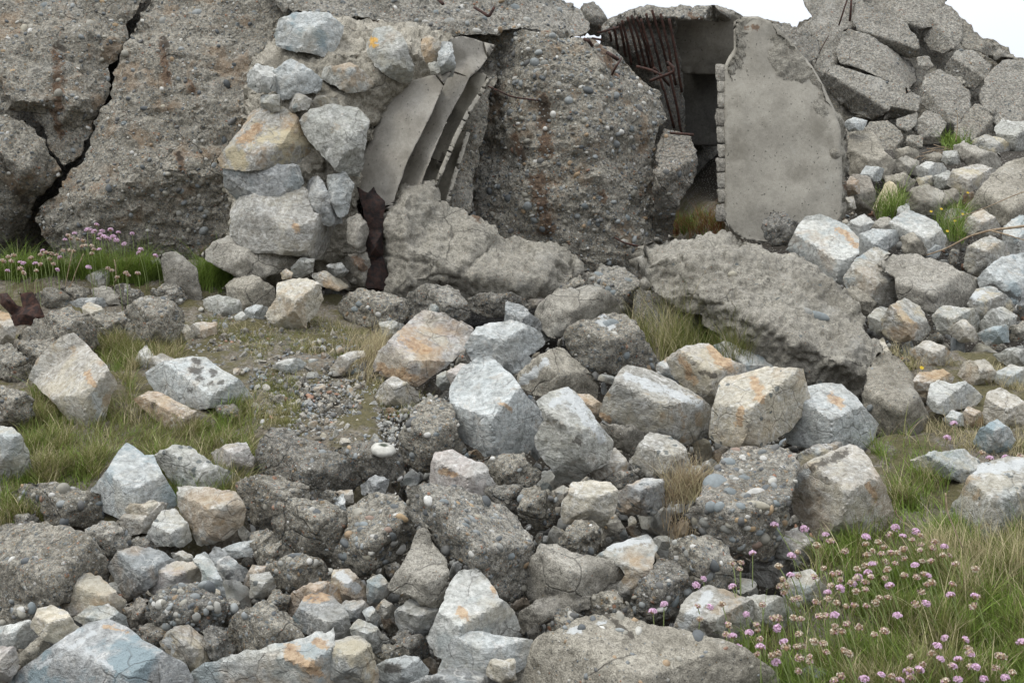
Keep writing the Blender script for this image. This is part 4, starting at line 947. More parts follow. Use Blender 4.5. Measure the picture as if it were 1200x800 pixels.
# ================================================================ the fallen stones, one by one
rocks('''
S t | 0,364 10,368 18,388 15,402 0,404 | | stain=.7 dz=-.05 | small orange-tan stone | under the rusty channel at the photo edge
S g | 87,337 104,323 122,314 127,318 127,337 118,341 100,341 | 116,325,1 | | pale wedge stone | standing in grass under the pink flowers
M cl | 108,340 122,335 151,354 147,358 128,356 112,348 | | k=.6 | light flat tapering slab | pointing away from the pale wedge stone
C c | 66,340 85,334 108,340 119,350 100,354 78,351 | | lichen=.2 | low mossy grey stone | left of the light flat tapering slab
S bd | 77,357 95,350 120,350 128,357 110,361 85,364 | | k=.7 | dark blue-grey flat slab | in grass above the cream shard
C c | 40,345 56,338 72,340 84,352 76,363 50,360 | | lichen=.15 | weathered grass-fringed stone | right of the rusty channel
S y | 97,360 105,354 118,360 127,370 112,373 98,372 | | | cream shard | leaning on the big grey lump near the rusty channel
C c | 22,396 44,376 60,366 80,362 96,370 109,386 113,402 98,416 60,421 34,414 | 60,380,1 90,385,1 | pebbles=12 | long grey pebbly lump | lying just right of the rusty channel
C c | 94,372 125,368 150,366 156,380 138,402 115,398 104,384 | | pebbles=10 | grey pebbly lump with blue stones | between two rounded concrete boulders
C c | 148,362 168,347 195,350 208,361 214,376 208,396 190,413 166,411 151,396 150,376 | 178,365,1 190,380,1 165,390,.8 | pebbles=20 | rounded pebbly concrete boulder | beside the small cream cube on the path edge
C cl | 131,336 145,332 166,343 171,351 158,363 139,353 | | pebbles=6 | pale lumpy concrete stone | behind the rounded pebbly boulder
C cl | 177,341 195,331 212,338 222,348 212,358 195,353 180,349 | | pebbles=6 | pale ridged concrete stone | leaning on the foot of the grey standing slab
M cd | 188,299 205,296 229,315 236,350 228,354 207,351 195,335 | 208,305,.5 222,330,.5 | thick=.06 k=.4 amp=.5 | dark flat grey slab | standing upright in the grass
S g | 170,310 186,302 190,313 186,319 172,318 | | | small pale stone | half hidden in grass behind the standing slab
S y | 205,394 219,381 230,392 222,403 207,403 | 216,390,1 | | small cream cube stone | beside the rounded pebbly boulder
S t | 221,383 236,378 254,378 253,394 240,399 226,391 | | stain=.4 | small tan flat-topped stone | on the mossy path edge
S g | 238,352 256,347 284,352 290,363 265,369 244,365 | | k=.7 | flat grey rubble stone | below the masonry pier foot
M c | 262,337 276,327 300,324 320,338 323,358 305,368 288,368 275,356 | | | smooth grey boulder | tucked under the masonry pier
S w | 273,372 284,365 290,372 281,379 | | | tiny white stone | left of the pale blue path stone
S b | 287,363 300,357 313,360 316,370 300,376 289,373 | | | pale blue stone | touching the large cream boulder
S bm | 298,331 309,331 322,350 316,361 300,359 | | | blue-grey angular stone | above the pale blue stone
S y | 312,371 326,350 328,333 344,330 360,328 374,335 376,352 370,366 358,377 356,389 342,389 326,381 | 335,345,.9 360,343,1 345,372,1 | stain=.35 | large cream boulder | standing at the pier foot beside the gravel path
C c | 397,361 404,346 425,340 450,344 475,354 479,366 470,380 440,381 412,381 | 430,352,.8 455,360,1 | pebbles=25 | flat pebbly grey boulder | just below the rusty iron plate
S g | 460,345 474,335 480,339 478,351 465,353 | | | pale pointed stone | at the foot of the mortar slab
C cl | 474,363 480,346 500,334 525,336 545,352 552,371 530,382 500,375 482,378 | 510,350,1 535,362,1 | | broad pale grey rounded stone | behind the pink-centred block
S w | 504,357 515,355 517,366 509,372 503,367 | | dz=-.15 | small white knob stone | on the broad pale rounded stone
C cd | 545,353 565,345 600,344 616,352 622,362 600,367 575,372 554,364 | | | dark ragged concrete stone | at the foot of the leaning mortar slab
S t | 387,433 397,419 411,413 426,412 428,417 412,423 400,438 390,440 | | k=.6 stain=.4 | bent cream stone | lying in dry grass on the gravel path
S g | 318,428 334,422 350,420 358,426 356,436 338,439 | | | grey lump stone | in the middle of the gravel path
S g | 445,378 460,376 474,381 466,396 450,393 | | | half buried stone | in dry grass above the bent cream stone
C c | 628,346 640,326 652,318 666,318 685,329 691,338 666,347 648,355 634,354 | 658,330,.7 655,343,1 | pebbles=10 | sloping concrete chunk with dark underside | at the end of the mortar slab
C cl | 690,327 704,313 725,314 745,325 755,337 753,350 746,366 735,372 720,366 706,347 694,337 | 718,345,1 748,342,.9 | pebbles=22 | pebble studded pale boulder | behind the tall grass tuft
M cl | 622,372 640,353 655,341 690,337 706,340 720,352 727,370 716,378 690,382 665,390 648,396 634,384 | 640,372,.9 670,362,.9 700,362,1 | | broad smooth pale mortar boulder | below the sloping concrete chunk
S p | 614,350 626,346 642,352 636,360 620,360 | | | small pink-white stone | left of the broad mortar boulder
S bd | 594,352 612,360 630,376 646,397 622,398 590,395 | 610,375,1 | | dark slate slab | sloping beside the broad mortar boulder
C c | 664,387 680,376 708,371 728,371 746,385 761,410 773,432 760,442 745,433 722,436 700,434 680,424 667,407 | 695,395,1 735,402,1 750,425,.8 | pebbles=35 paint=w:705:375:715:382:6 | pebbly grey boulder on its side | between the slate slab and the tall grass tuft
M c | 605,452 620,431 640,413 655,408 669,420 686,432 700,450 698,467 680,474 650,464 625,462 | 640,432,1 665,445,1 | paint=w:612:446:640:425:5 | brown-grey rounded stone | above the diamond shaped block
S b | 546,407 559,385 600,379 632,390 637,402 617,416 626,427 600,437 575,421 555,421 | 590,400,.6 | k=.8 | light sky-blue stone | flat behind the white quartz block
S p | 438,434 447,414 462,398 480,381 495,367 520,369 553,387 550,401 521,427 500,442 490,449 466,441 | 500,375,.5 530,395,.8 465,420,1 495,433,1.1 | stain=.5 k=.9 paint=r:445:433:485:443:6;r:475:400:500:410:7 | pink-centred block with orange lower edge | perched above the gravel path
S t | 440,464 448,452 460,442 475,449 489,459 490,470 475,477 448,473 | 462,455,.9 | | small tan wedge | sheltered under the pink-centred block
S g | 513,440 522,435 531,437 531,452 518,457 512,450 | | | small grey stone | in the shade between the pink-centred and quartz blocks
S p | 524,436 540,427 558,428 546,452 532,464 | | | reddish grey stone | leaning on the back of the white quartz block
S b | 530,456 545,432 560,421 575,419 585,431 600,445 620,471 645,494 626,521 599,535 570,533 545,516 532,503 529,480 | 560,440,.4 545,495,.9 575,501,1 606,475,1.05 590,450,.6 600,510,.8 | dz=-.03 amp=.8 paint=r:585:470:600:480:3 | big white-blue quartz block | crowning the middle of the heap
C c | 469,520 475,496 490,476 505,467 520,471 532,485 533,510 546,528 531,547 512,552 490,550 476,541 | 505,490,1 520,520,1 490,520,.9 | pebbles=30 | tall pebbly concrete boulder | just left of the quartz block
S p | 507,553 512,532 530,530 548,539 566,545 581,571 575,579 545,587 522,580 508,574 | 520,545,.8 548,560,1 | paint=r:518:552:535:556:4 | pinkish striped stone | below the tall pebbly boulder
C c | 560,540 590,532 612,534 632,550 630,562 612,574 585,567 570,552 | 600,548,1 | pebbles=8 | small grey pebbly stone | directly under the quartz block
C cd | 555,573 590,569 628,568 624,592 600,604 570,587 | | | dark concrete piece | wedged under the small pebbly stone
C cl | 469,573 500,567 540,575 575,590 602,604 622,630 629,660 621,687 600,704 580,692 560,674 520,642 497,622 480,602 | 500,595,.8 540,625,1 580,660,1.1 545,590,.5 600,640,.8 | pebbles=90 dz=-.05 | long slanting pebbly concrete slab | running down through the centre of the heap
C cd | 297,547 307,516 318,502 336,502 352,514 375,522 400,534 421,548 424,563 415,574 385,577 355,570 335,562 305,558 | 325,525,.8 345,550,1.1 400,560,1 330,548,1 | pebbles=12 | dark angular concrete block | at the bottom edge of the gravel path
C cd | 394,527 420,519 440,519 465,529 473,548 471,561 455,560 430,562 418,547 | | pebbles=12 | dark crumbling chunk | with the white shell on top
C c | 278,566 300,558 325,557 355,569 395,580 388,597 345,598 330,620 302,622 282,598 | 310,575,1 350,583,1 | pebbles=20 | low grey pebbly boulder | beneath the dark angular block
C c | 322,592 350,582 380,587 400,598 412,613 405,637 386,657 365,652 340,642 324,626 | 350,605,1 385,615,1 360,635,.8 | pebbles=25 | rounded grey-brown boulder | left of the pebbly flat slab
C c | 384,655 400,640 410,618 408,598 430,580 465,579 482,600 484,625 481,642 462,654 440,662 420,674 396,667 | 430,600,.6 455,630,1 420,645,1 | pebbles=60 | flat pebbly slab studded with light stones | right of the rounded grey-brown boulder
S bm | 423,569 440,557 456,562 451,576 436,583 425,578 | 440,567,1 | | little blue-grey wedge | below the dark crumbling chunk
S t | 386,577 413,574 414,588 400,592 388,590 | | | little yellowish plate | beside the blue chip
S b | 389,587 402,578 405,598 397,602 | | | little pale blue chip | under the yellowish plate
C cl | 445,588 462,582 474,590 470,602 452,602 | | dz=-.1 paint=w:448:592:462:588:5 | chip with a white patch | on top of the flat pebbly slab
M cl | 1044,188 1062,183 1078,190 1077,205 1050,207 | | d=7.4 | flat pale mortar piece | below the brushwood heap under the mound
S w | 1074,197 1086,190 1104,192 1111,202 1091,209 1076,207 | | d=7.2 | pinkish white stone | right of the flat pale mortar piece
M c | 1038,207 1058,203 1072,212 1067,228 1043,230 | | d=7.0 | blocky grey stone | above the green tuft by the upright slab
S g | 1095,207 1112,200 1121,212 1109,224 1096,220 | | d=6.9 | pale angular stone | left of the brownish flat block
S gt | 1073,209 1092,206 1095,219 1082,224 | | d=6.9 | small tan-grey stone | above the square grey chunk
C c | 1026,192 1044,186 1050,200 1040,213 1027,208 | | d=7.3 | rough grey stone | right of the grey lump by the upright slab
S g | 1106,178 1121,177 1125,190 1112,194 1104,188 | | d=7.4 | pale little stone | at the right end of the brushwood heap
M c | 1046,176 1064,172 1078,178 1074,188 1052,189 | | d=7.7 | low grey stone | half under the brushwood twigs
M c | 1084,182 1100,178 1108,186 1100,194 1086,193 | | d=7.5 | dusty grey stone | between brushwood and the pinkish white stone
M c | 1098,226 1118,222 1128,232 1116,244 1100,242 | | d=6.6 | weathered grey stone | between the square grey chunk and the yellow flowers
''')
rocks('''
S b | 770,427 785,418 792,438 796,451 780,446 770,436 | | stain=.6 | blue and orange wedge | peeping above the long rectangular block
S gt | 705,487 711,466 726,440 735,431 756,434 781,445 808,460 828,475 836,488 833,501 821,511 806,519 775,509 740,499 710,491 | 724,453,.9 762,463,1 800,475,1 820,481,.9 740,480,1.05 800,500,1 | amp=.7 paint=w:735:440:820:474:5;r:707:487:713:490:4 | long rectangular grey-tan block | lying across the dark hollow
S t | 783,421 805,408 830,404 846,420 870,430 876,442 861,457 846,471 833,482 820,470 805,451 788,436 | 800,425,1 835,440,1 855,440,.9 825,420,.6 | paint=r:800:420:812:445:5;r:833:410:855:430:7;k:818:435:838:440:3 | stone with orange rims and mortar crust | above the big cream block
S w | 833,405 850,402 880,414 915,427 926,436 905,440 880,444 858,430 | | dz=.1 stain=.2 | white flat stone | hidden behind the orange-rimmed stone
S y | 834,511 837,480 845,450 852,443 875,439 900,432 940,434 947,465 941,481 925,501 905,513 880,525 858,521 840,516 | 850,450,.5 877,445,.9 892,470,1.05 885,510,1 850,500,.9 930,445,.6 | amp=.6 dz=-.05 lichen=.12 stain=.2 paint=r:885:445:892:470:6;r:868:480:866:497:4 | big cream cube block | with orange corner under the massive boulder
S g | 629,516 640,492 631,470 645,462 665,457 680,470 700,498 715,518 709,541 690,550 672,562 658,563 648,546 635,531 | 652,485,.9 680,480,.8 702,512,.9 670,520,1.1 | dz=-.05 paint=w:665:460:705:512:7;w:645:475:660:466:5;k:672:515:680:518:4 | diamond shaped block | with mortar face and pale blue top, right of the quartz block
S o | 667,460 690,463 706,475 707,490 700,499 684,482 | | stain=.6 | orange-tan stone | behind the diamond shaped block
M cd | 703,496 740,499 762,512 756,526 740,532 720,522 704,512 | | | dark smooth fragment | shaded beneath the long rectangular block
S t | 688,552 700,530 720,526 737,544 735,552 715,557 700,562 | | | small tan triangular stone | under the dark hollow
S gt | 740,542 752,520 762,510 785,512 801,526 806,546 796,562 770,565 748,563 | 765,525,.8 785,535,1 | lichen=.42 | tan stone spotted with dark lichen | below the long rectangular block
C cl | 704,562 730,552 750,550 762,562 735,570 710,568 | | | flat mortar flake | bridging the gap left of the lichen stone
S bm | 721,580 735,570 755,563 776,562 777,590 765,602 735,601 722,593 | 750,575,.9 | lichen=.35 stain=.5 | blue-grey block with yellowish lichen | below the lichen spotted tan stone
S y | 660,592 672,567 690,565 715,567 722,576 718,601 700,619 680,613 661,611 | 676,585,1 708,584,1 | dz=-.04 stain=.4 | yellow-topped square block | in the centre dark hollows
C c | 612,574 630,569 650,582 649,611 632,622 610,602 | | pebbles=6 | upright dark grey chunk | left of the yellow-topped block
S cb | 648,575 660,569 673,575 661,594 650,592 | | stain=.7 | brownish shard | between the grey chunk and the yellow-topped block
C cl | 806,602 825,576 840,550 855,530 880,527 910,524 933,534 931,560 926,580 921,610 916,635 900,656 870,649 850,636 830,631 814,616 | 850,560,.8 890,550,.7 870,600,1 900,600,1 840,600,1 | pebbles=120 psize=.009 stain=.1 | conglomerate block full of rounded pebbles | below the big cream cube
S b | 918,497 935,475 945,455 965,452 985,452 1000,465 1015,484 1028,497 1023,511 1010,527 985,522 960,522 925,517 | 945,483,.9 985,480,1 1003,497,1 965,505,.9 | amp=.8 paint=r:975:465:985:475:5 | pale blue angular block | right of the big cream cube
S cb | 926,537 955,523 986,519 992,531 962,547 936,560 | | | shadowed brown-grey stone | between the pale blue block and the tan block
S t | 926,568 940,550 970,535 996,524 1010,530 1021,548 1036,575 1046,600 1041,622 1000,628 960,630 935,602 | 942,556,.6 985,545,.9 1006,548,1 1018,590,1.05 960,590,1 1000,610,.9 | stain=.25 paint=k:950:548:990:530:5;r:1018:568:1027:585:4;w:932:565:945:553:4 | big tan cut block | with white edge above the pink flowers
M c | 1008,490 1013,455 1018,432 1030,414 1046,417 1055,425 1066,440 1067,460 1080,475 1087,490 1075,512 1050,515 1028,507 | 1035,440,.8 1045,470,1 1060,495,1 | dz=.08 pebbles=8 | rough grey mortar chunk | leaning under the lower end of the massive boulder
S cb | 1026,440 1030,430 1042,424 1058,436 1050,446 1034,449 | | dz=-.02 | dark purple-brown stone | set in the top of the rough mortar chunk
S gt | 1108,618 1120,590 1135,565 1150,545 1180,537 1215,540 1230,580 1220,625 1160,632 1125,628 | 1150,560,.6 1190,555,.6 1170,590,1 | lichen=.16 paint=w:1150:550:1200:545:7 | big sloping grey boulder with dark lichen spots | in grass at the edge of the photo
S g | 1068,540 1090,532 1130,529 1150,545 1136,568 1110,558 1080,553 | | lichen=.3 amp=1.2 | grey flat stone | half covered by dry grass beside the spotted boulder
S o | 1065,467 1070,450 1078,438 1105,434 1117,442 1110,456 1095,463 1080,472 | | stain=.6 k=.8 | orange-rimmed stone | above the smooth white boulder
S w | 1087,472 1092,450 1100,447 1115,452 1130,448 1151,465 1140,476 1120,478 1110,485 1095,481 | 1110,460,.7 1100,475,1 | amp=.6 dz=-.05 | smooth white boulder | among small stones below the slope
S b | 1105,491 1115,481 1128,485 1129,498 1115,501 | | | small pale blue cube | under the smooth white boulder
S o | 1127,487 1135,477 1150,484 1156,496 1145,503 1130,501 | | stain=.9 | orange-brown wedge | right of the small pale blue cube
S t | 1153,492 1155,474 1160,460 1172,457 1190,465 1207,480 1200,498 1180,505 1165,502 | 1165,472,.7 1180,480,1 | | tan-grey boulder | near the photo edge beside the orange-brown wedge
S b | 1142,517 1150,503 1168,493 1181,503 1188,516 1180,532 1155,537 1144,529 | 1165,505,.8 | | pale blue upright stone | below the tan-grey boulder
S w | 1160,441 1185,428 1208,433 1208,452 1175,452 | | | whitish triangular stone | at the edge above the tan-grey boulder
S g | 1164,416 1185,408 1208,410 1208,430 1180,427 | | | pale grey flat stone | above the whitish triangular stone
S t | 1122,441 1130,425 1155,422 1166,435 1160,449 1140,452 | | stain=.3 | tan knobbly stone | with grass tuft behind the smooth white boulder
S t | 1066,412 1085,400 1108,407 1117,420 1105,430 1080,428 | | | tan slab stone | under the stacked stones of the slope
S y | 1024,402 1034,396 1046,418 1041,424 1032,416 | | | narrow cream stone | against the lower end of the massive boulder
S w | 924,292 935,270 945,256 960,253 985,264 1004,280 1003,296 996,316 986,331 970,337 957,326 944,306 | 952,298,.6 988,318,1 960,275,.2 975,322,1 | amp=.7 stain=.3 paint=r:980:268:992:273:4;r:995:280:1003:288:3 | large bluish-white block | at the foot of the smooth upright slab
S w | 984,271 1000,258 1013,252 1024,260 1012,277 996,280 | | | small white peaked stone | behind the large bluish-white block
M cl | 1011,270 1030,257 1043,252 1044,270 1026,275 | | | grey triangular chunk | right of the small white peaked stone
S b | 1000,278 1025,270 1052,271 1052,282 1040,292 1012,304 1001,294 | 1025,285,1 | | pale blue-grey flat block | between the white block and the peaked quartz stone
S w | 1043,262 1061,248 1076,252 1096,262 1108,280 1101,292 1080,300 1063,284 1052,270 | 1068,268,.8 1085,280,1 | | peaked white quartz stone | under the yellow flowered weeds
M c | 1056,280 1070,272 1082,285 1087,298 1070,302 1059,297 | | dz=-.05 | brown-grey knob | leaning on the peaked quartz stone
S b | 1079,289 1090,282 1103,290 1100,302 1081,301 | | | pale blue cube stone | beside the fallen branch tip
S gt | 991,327 1004,306 1025,291 1041,299 1051,320 1055,345 1046,360 1030,355 1010,347 995,337 | 1010,320,.9 1035,330,1 1020,340,1 | stain=.2 | olive-tan rounded block | next to the large bluish-white block
M cl | 1031,311 1040,299 1075,299 1110,310 1140,325 1151,336 1146,350 1125,362 1090,364 1064,360 1053,350 1049,325 | 1055,340,1 1095,345,1 1130,345,.9 1085,315,.3 | dz=-.05 amp=.8 | wide cracked grey slab | tilted on the slope beneath the fallen branch
S t | 1129,270 1132,257 1150,246 1166,257 1174,272 1152,278 | 1150,262,.9 | stain=.2 | upper tan block | beneath the big grey inclined slab
S gt | 1131,312 1135,290 1160,278 1179,285 1182,300 1172,314 1150,327 | 1155,295,1 | stain=.2 | lower tan-grey block | crossed by the fallen branch
S w | 1178,266 1195,254 1210,256 1210,298 1185,300 1176,286 | | | pale rough block | at the photo edge behind the branch
S b | 1147,327 1160,315 1175,304 1210,297 1215,362 1185,353 1165,342 1150,337 | 1165,330,.9 1195,340,1 | paint=k:1160:335:1195:350:4 | light blue slab block | at the edge right of the cracked slab
S gt | 1135,357 1145,340 1160,337 1180,348 1189,361 1180,370 1165,375 1150,377 1141,366 | 1150,355,1 | paint=w:1140:350:1150:342:4 | half blue half tan stone | under the light blue slab block
S g | 1149,380 1160,365 1175,361 1191,370 1188,387 1175,397 1155,392 | | lichen=.3 | speckled grey stone | below the half blue half tan stone
S gt | 1033,377 1045,359 1060,351 1076,360 1089,386 1080,397 1050,399 1037,391 | 1055,372,.9 1070,385,1 | stain=.5 | yellow-olive pointed stone | beside the massive boulder slope
S g | 1018,371 1028,361 1040,361 1040,386 1031,393 1021,386 | | | narrow grey stone | squeezed left of the yellow-olive stone
S g | 1094,371 1105,359 1141,363 1147,376 1144,397 1120,392 1099,387 | 1115,375,1 | stain=.2 | squared grey stone | under the wide cracked slab
S t | 1110,387 1130,374 1141,385 1147,400 1125,400 | | dz=-.04 | small pale tan chip | in front of the squared grey stone
S w | 1144,391 1165,384 1181,381 1182,400 1156,404 | | dz=-.03 | white-blue split stone | below the speckled grey stone
M c | 986,346 1000,334 1015,344 1027,355 1023,374 1008,368 994,354 | | dz=.04 | shaded grey stone | under the olive-tan rounded block
C c | 1180,386 1200,377 1215,380 1215,398 1185,400 | | | grey edge stone | right of the white-blue split stone
M cl | 1119,171 1130,167 1150,177 1171,181 1176,195 1160,199 1140,197 1124,187 | | | lumpy pale stone | on the rim under the cracked mound
S gt | 1139,166 1155,159 1175,164 1186,171 1178,182 1158,180 1144,173 | | dz=.1 | flat-topped tan stone | balanced above the lumpy pale stone
S g | 1168,151 1175,141 1215,148 1215,182 1185,174 1171,166 | | dz=.2 | pale upper edge boulder | at the foot of the mound beside the sky side
M c | 992,206 993,180 999,157 1010,149 1022,157 1035,178 1046,191 1043,207 1020,212 | 1005,180,.8 1022,190,1 | d=7.1 | grey lump | between the upright slab and the cracked mound
S b | 988,146 1000,138 1016,142 1011,152 995,154 | | d=7.2 | small pale blue stone | caught behind the top of the upright slab
M c | 1126,250 1142,236 1155,215 1172,203 1190,190 1230,176 1230,262 1190,262 1172,262 1152,250 | 1160,232,.8 1190,215,.6 1185,250,1 | pebbles=20 | big grey inclined slab | crossed by thin twigs at the photo edge
S t | 1111,216 1117,200 1145,194 1172,200 1157,214 1130,227 | 1135,212,1 | | brownish flat block with dark underside | above the big grey inclined slab
M c | 1063,236 1069,222 1085,217 1106,224 1101,252 1080,252 1064,249 | | | square grey chunk | among weeds in the middle of the slope
S g | 1050,258 1053,243 1065,238 1066,250 1057,260 | | | small grey upright chip | left of the square grey chunk
C ck | 894,263 903,250 918,249 936,262 939,271 925,287 905,287 896,277 | | d=5.4 | dark shaded chunk | in front of the upright slab foot
S b | 1009,204 1015,195 1036,198 1031,211 1018,213 | | d=6.9 | small white-blue stone | beside the upright slab edge
S o | 990,216 997,207 1006,212 1007,227 995,230 | | stain=.3 d=6.2 | small yellow stone | in the shaded gap at the slab edge
S y | 990,232 1000,230 1003,244 992,247 | | d=6.1 | lower yellowish stone | in the shaded gap at the slab edge
M cb | 1000,205 1018,207 1024,224 1020,250 1006,254 998,236 | | d=6.3 | dark earthy stone | between the slab edge and the grass tuft
''')

stud('conglomerate block', [(840,566,16,15,'b',.3),(855,576,9,7,'b',.2),(854,541,10,7,'b',0),(870,536,5,5,'w',0),(894,537,5,5,'w',0),(885,576,12,7,'w',-.4),(872,581,9,5,'g',-.3),(887,591,15,5,'y',.2),
 (897,572,5,6,'d',.5),(862,527,7,5,'r',0),(832,593,7,7,'b',0),(842,594,6,7,'b',.8),(851,619,10,7,'g',0),(879,619,6.5,4.5,'o',.2),(867,610,8,3.5,'o',0),(888,624,8,4,'b',0),(884,639,11,6,'r',-.1),(826,612,8,8,'g',0),
 (813,608,5,7,'y',0),(876,605,4,3,'w',0),(868,593,7,5,'b',.3),(905,560,6,4,'g',0),(845,606,6,5,'b',0),(898,600,5,4,'w',0),(860,632,7,4,'b',0),(910,590,5,4,'b',.4),(858,560,6,5,'g',.2),(872,560,8,5,'b',.1)])
stud('tall pebbly', [(518,479,5,3,'d',0),(480,503,5,4,'w',.3),(501,510,4.5,3.5,'w',0),(477,529,7,3,'g',.8),(543,529,4,3,'w',0),(512,509,4,3,'b',0),(487,483,3,2,'w',0)])
stud('flat pebbly slab', [(461,635,6,5.5,'w',0),(470,642,9,8,'w',.2),(428,615,9,5,'b',.3),(435,607,7,4,'r',.3),(405,651,5,5,'b',0),(430,652,7,5,'y',.2),(455,620,5,4,'r',0),(438,628,6,3,'w',.4),(418,632,6,4,'b',0),(472,606,8,4,'o',.5)])
stud('long slanting', [(520,587,6,4,'b',.2),(536,589,4,3,'o',0),(552,592,5,3,'o',.3),(545,615,6,4,'b',.2),(585,640,6,4,'g',.4),(598,652,7,5,'b',.3),(575,622,5,3,'w',.2),(560,605,5,3,'y',.4)])
stud('pebble studded pale', [(702,322,7,5,'b',.5),(736,329,6,4,'b',0),(714,339,6,5,'b',0),(720,343,6,4,'b',0),(701,336,7,5,'g',.3),(695,327,5,3,'g',0)])
stud('pebbly grey boulder on its side', [(734,416,5,6,'b',0),(717,378,9,6,'b',0),(711,380,6,6,'b',0)])
stud('flat pebbly grey boulder', [(423,356,8,4,'b',0),(418,362,8,4,'b',0),(434,362,4,3,'d',0),(443,368,5,4,'w',0),(432,360,4,3,'w',0)])
stud('massive rounded', [(957,370,14,6,'b',.3),(945,365,8,6,'g',0),(858,321,6,4,'y',0)])
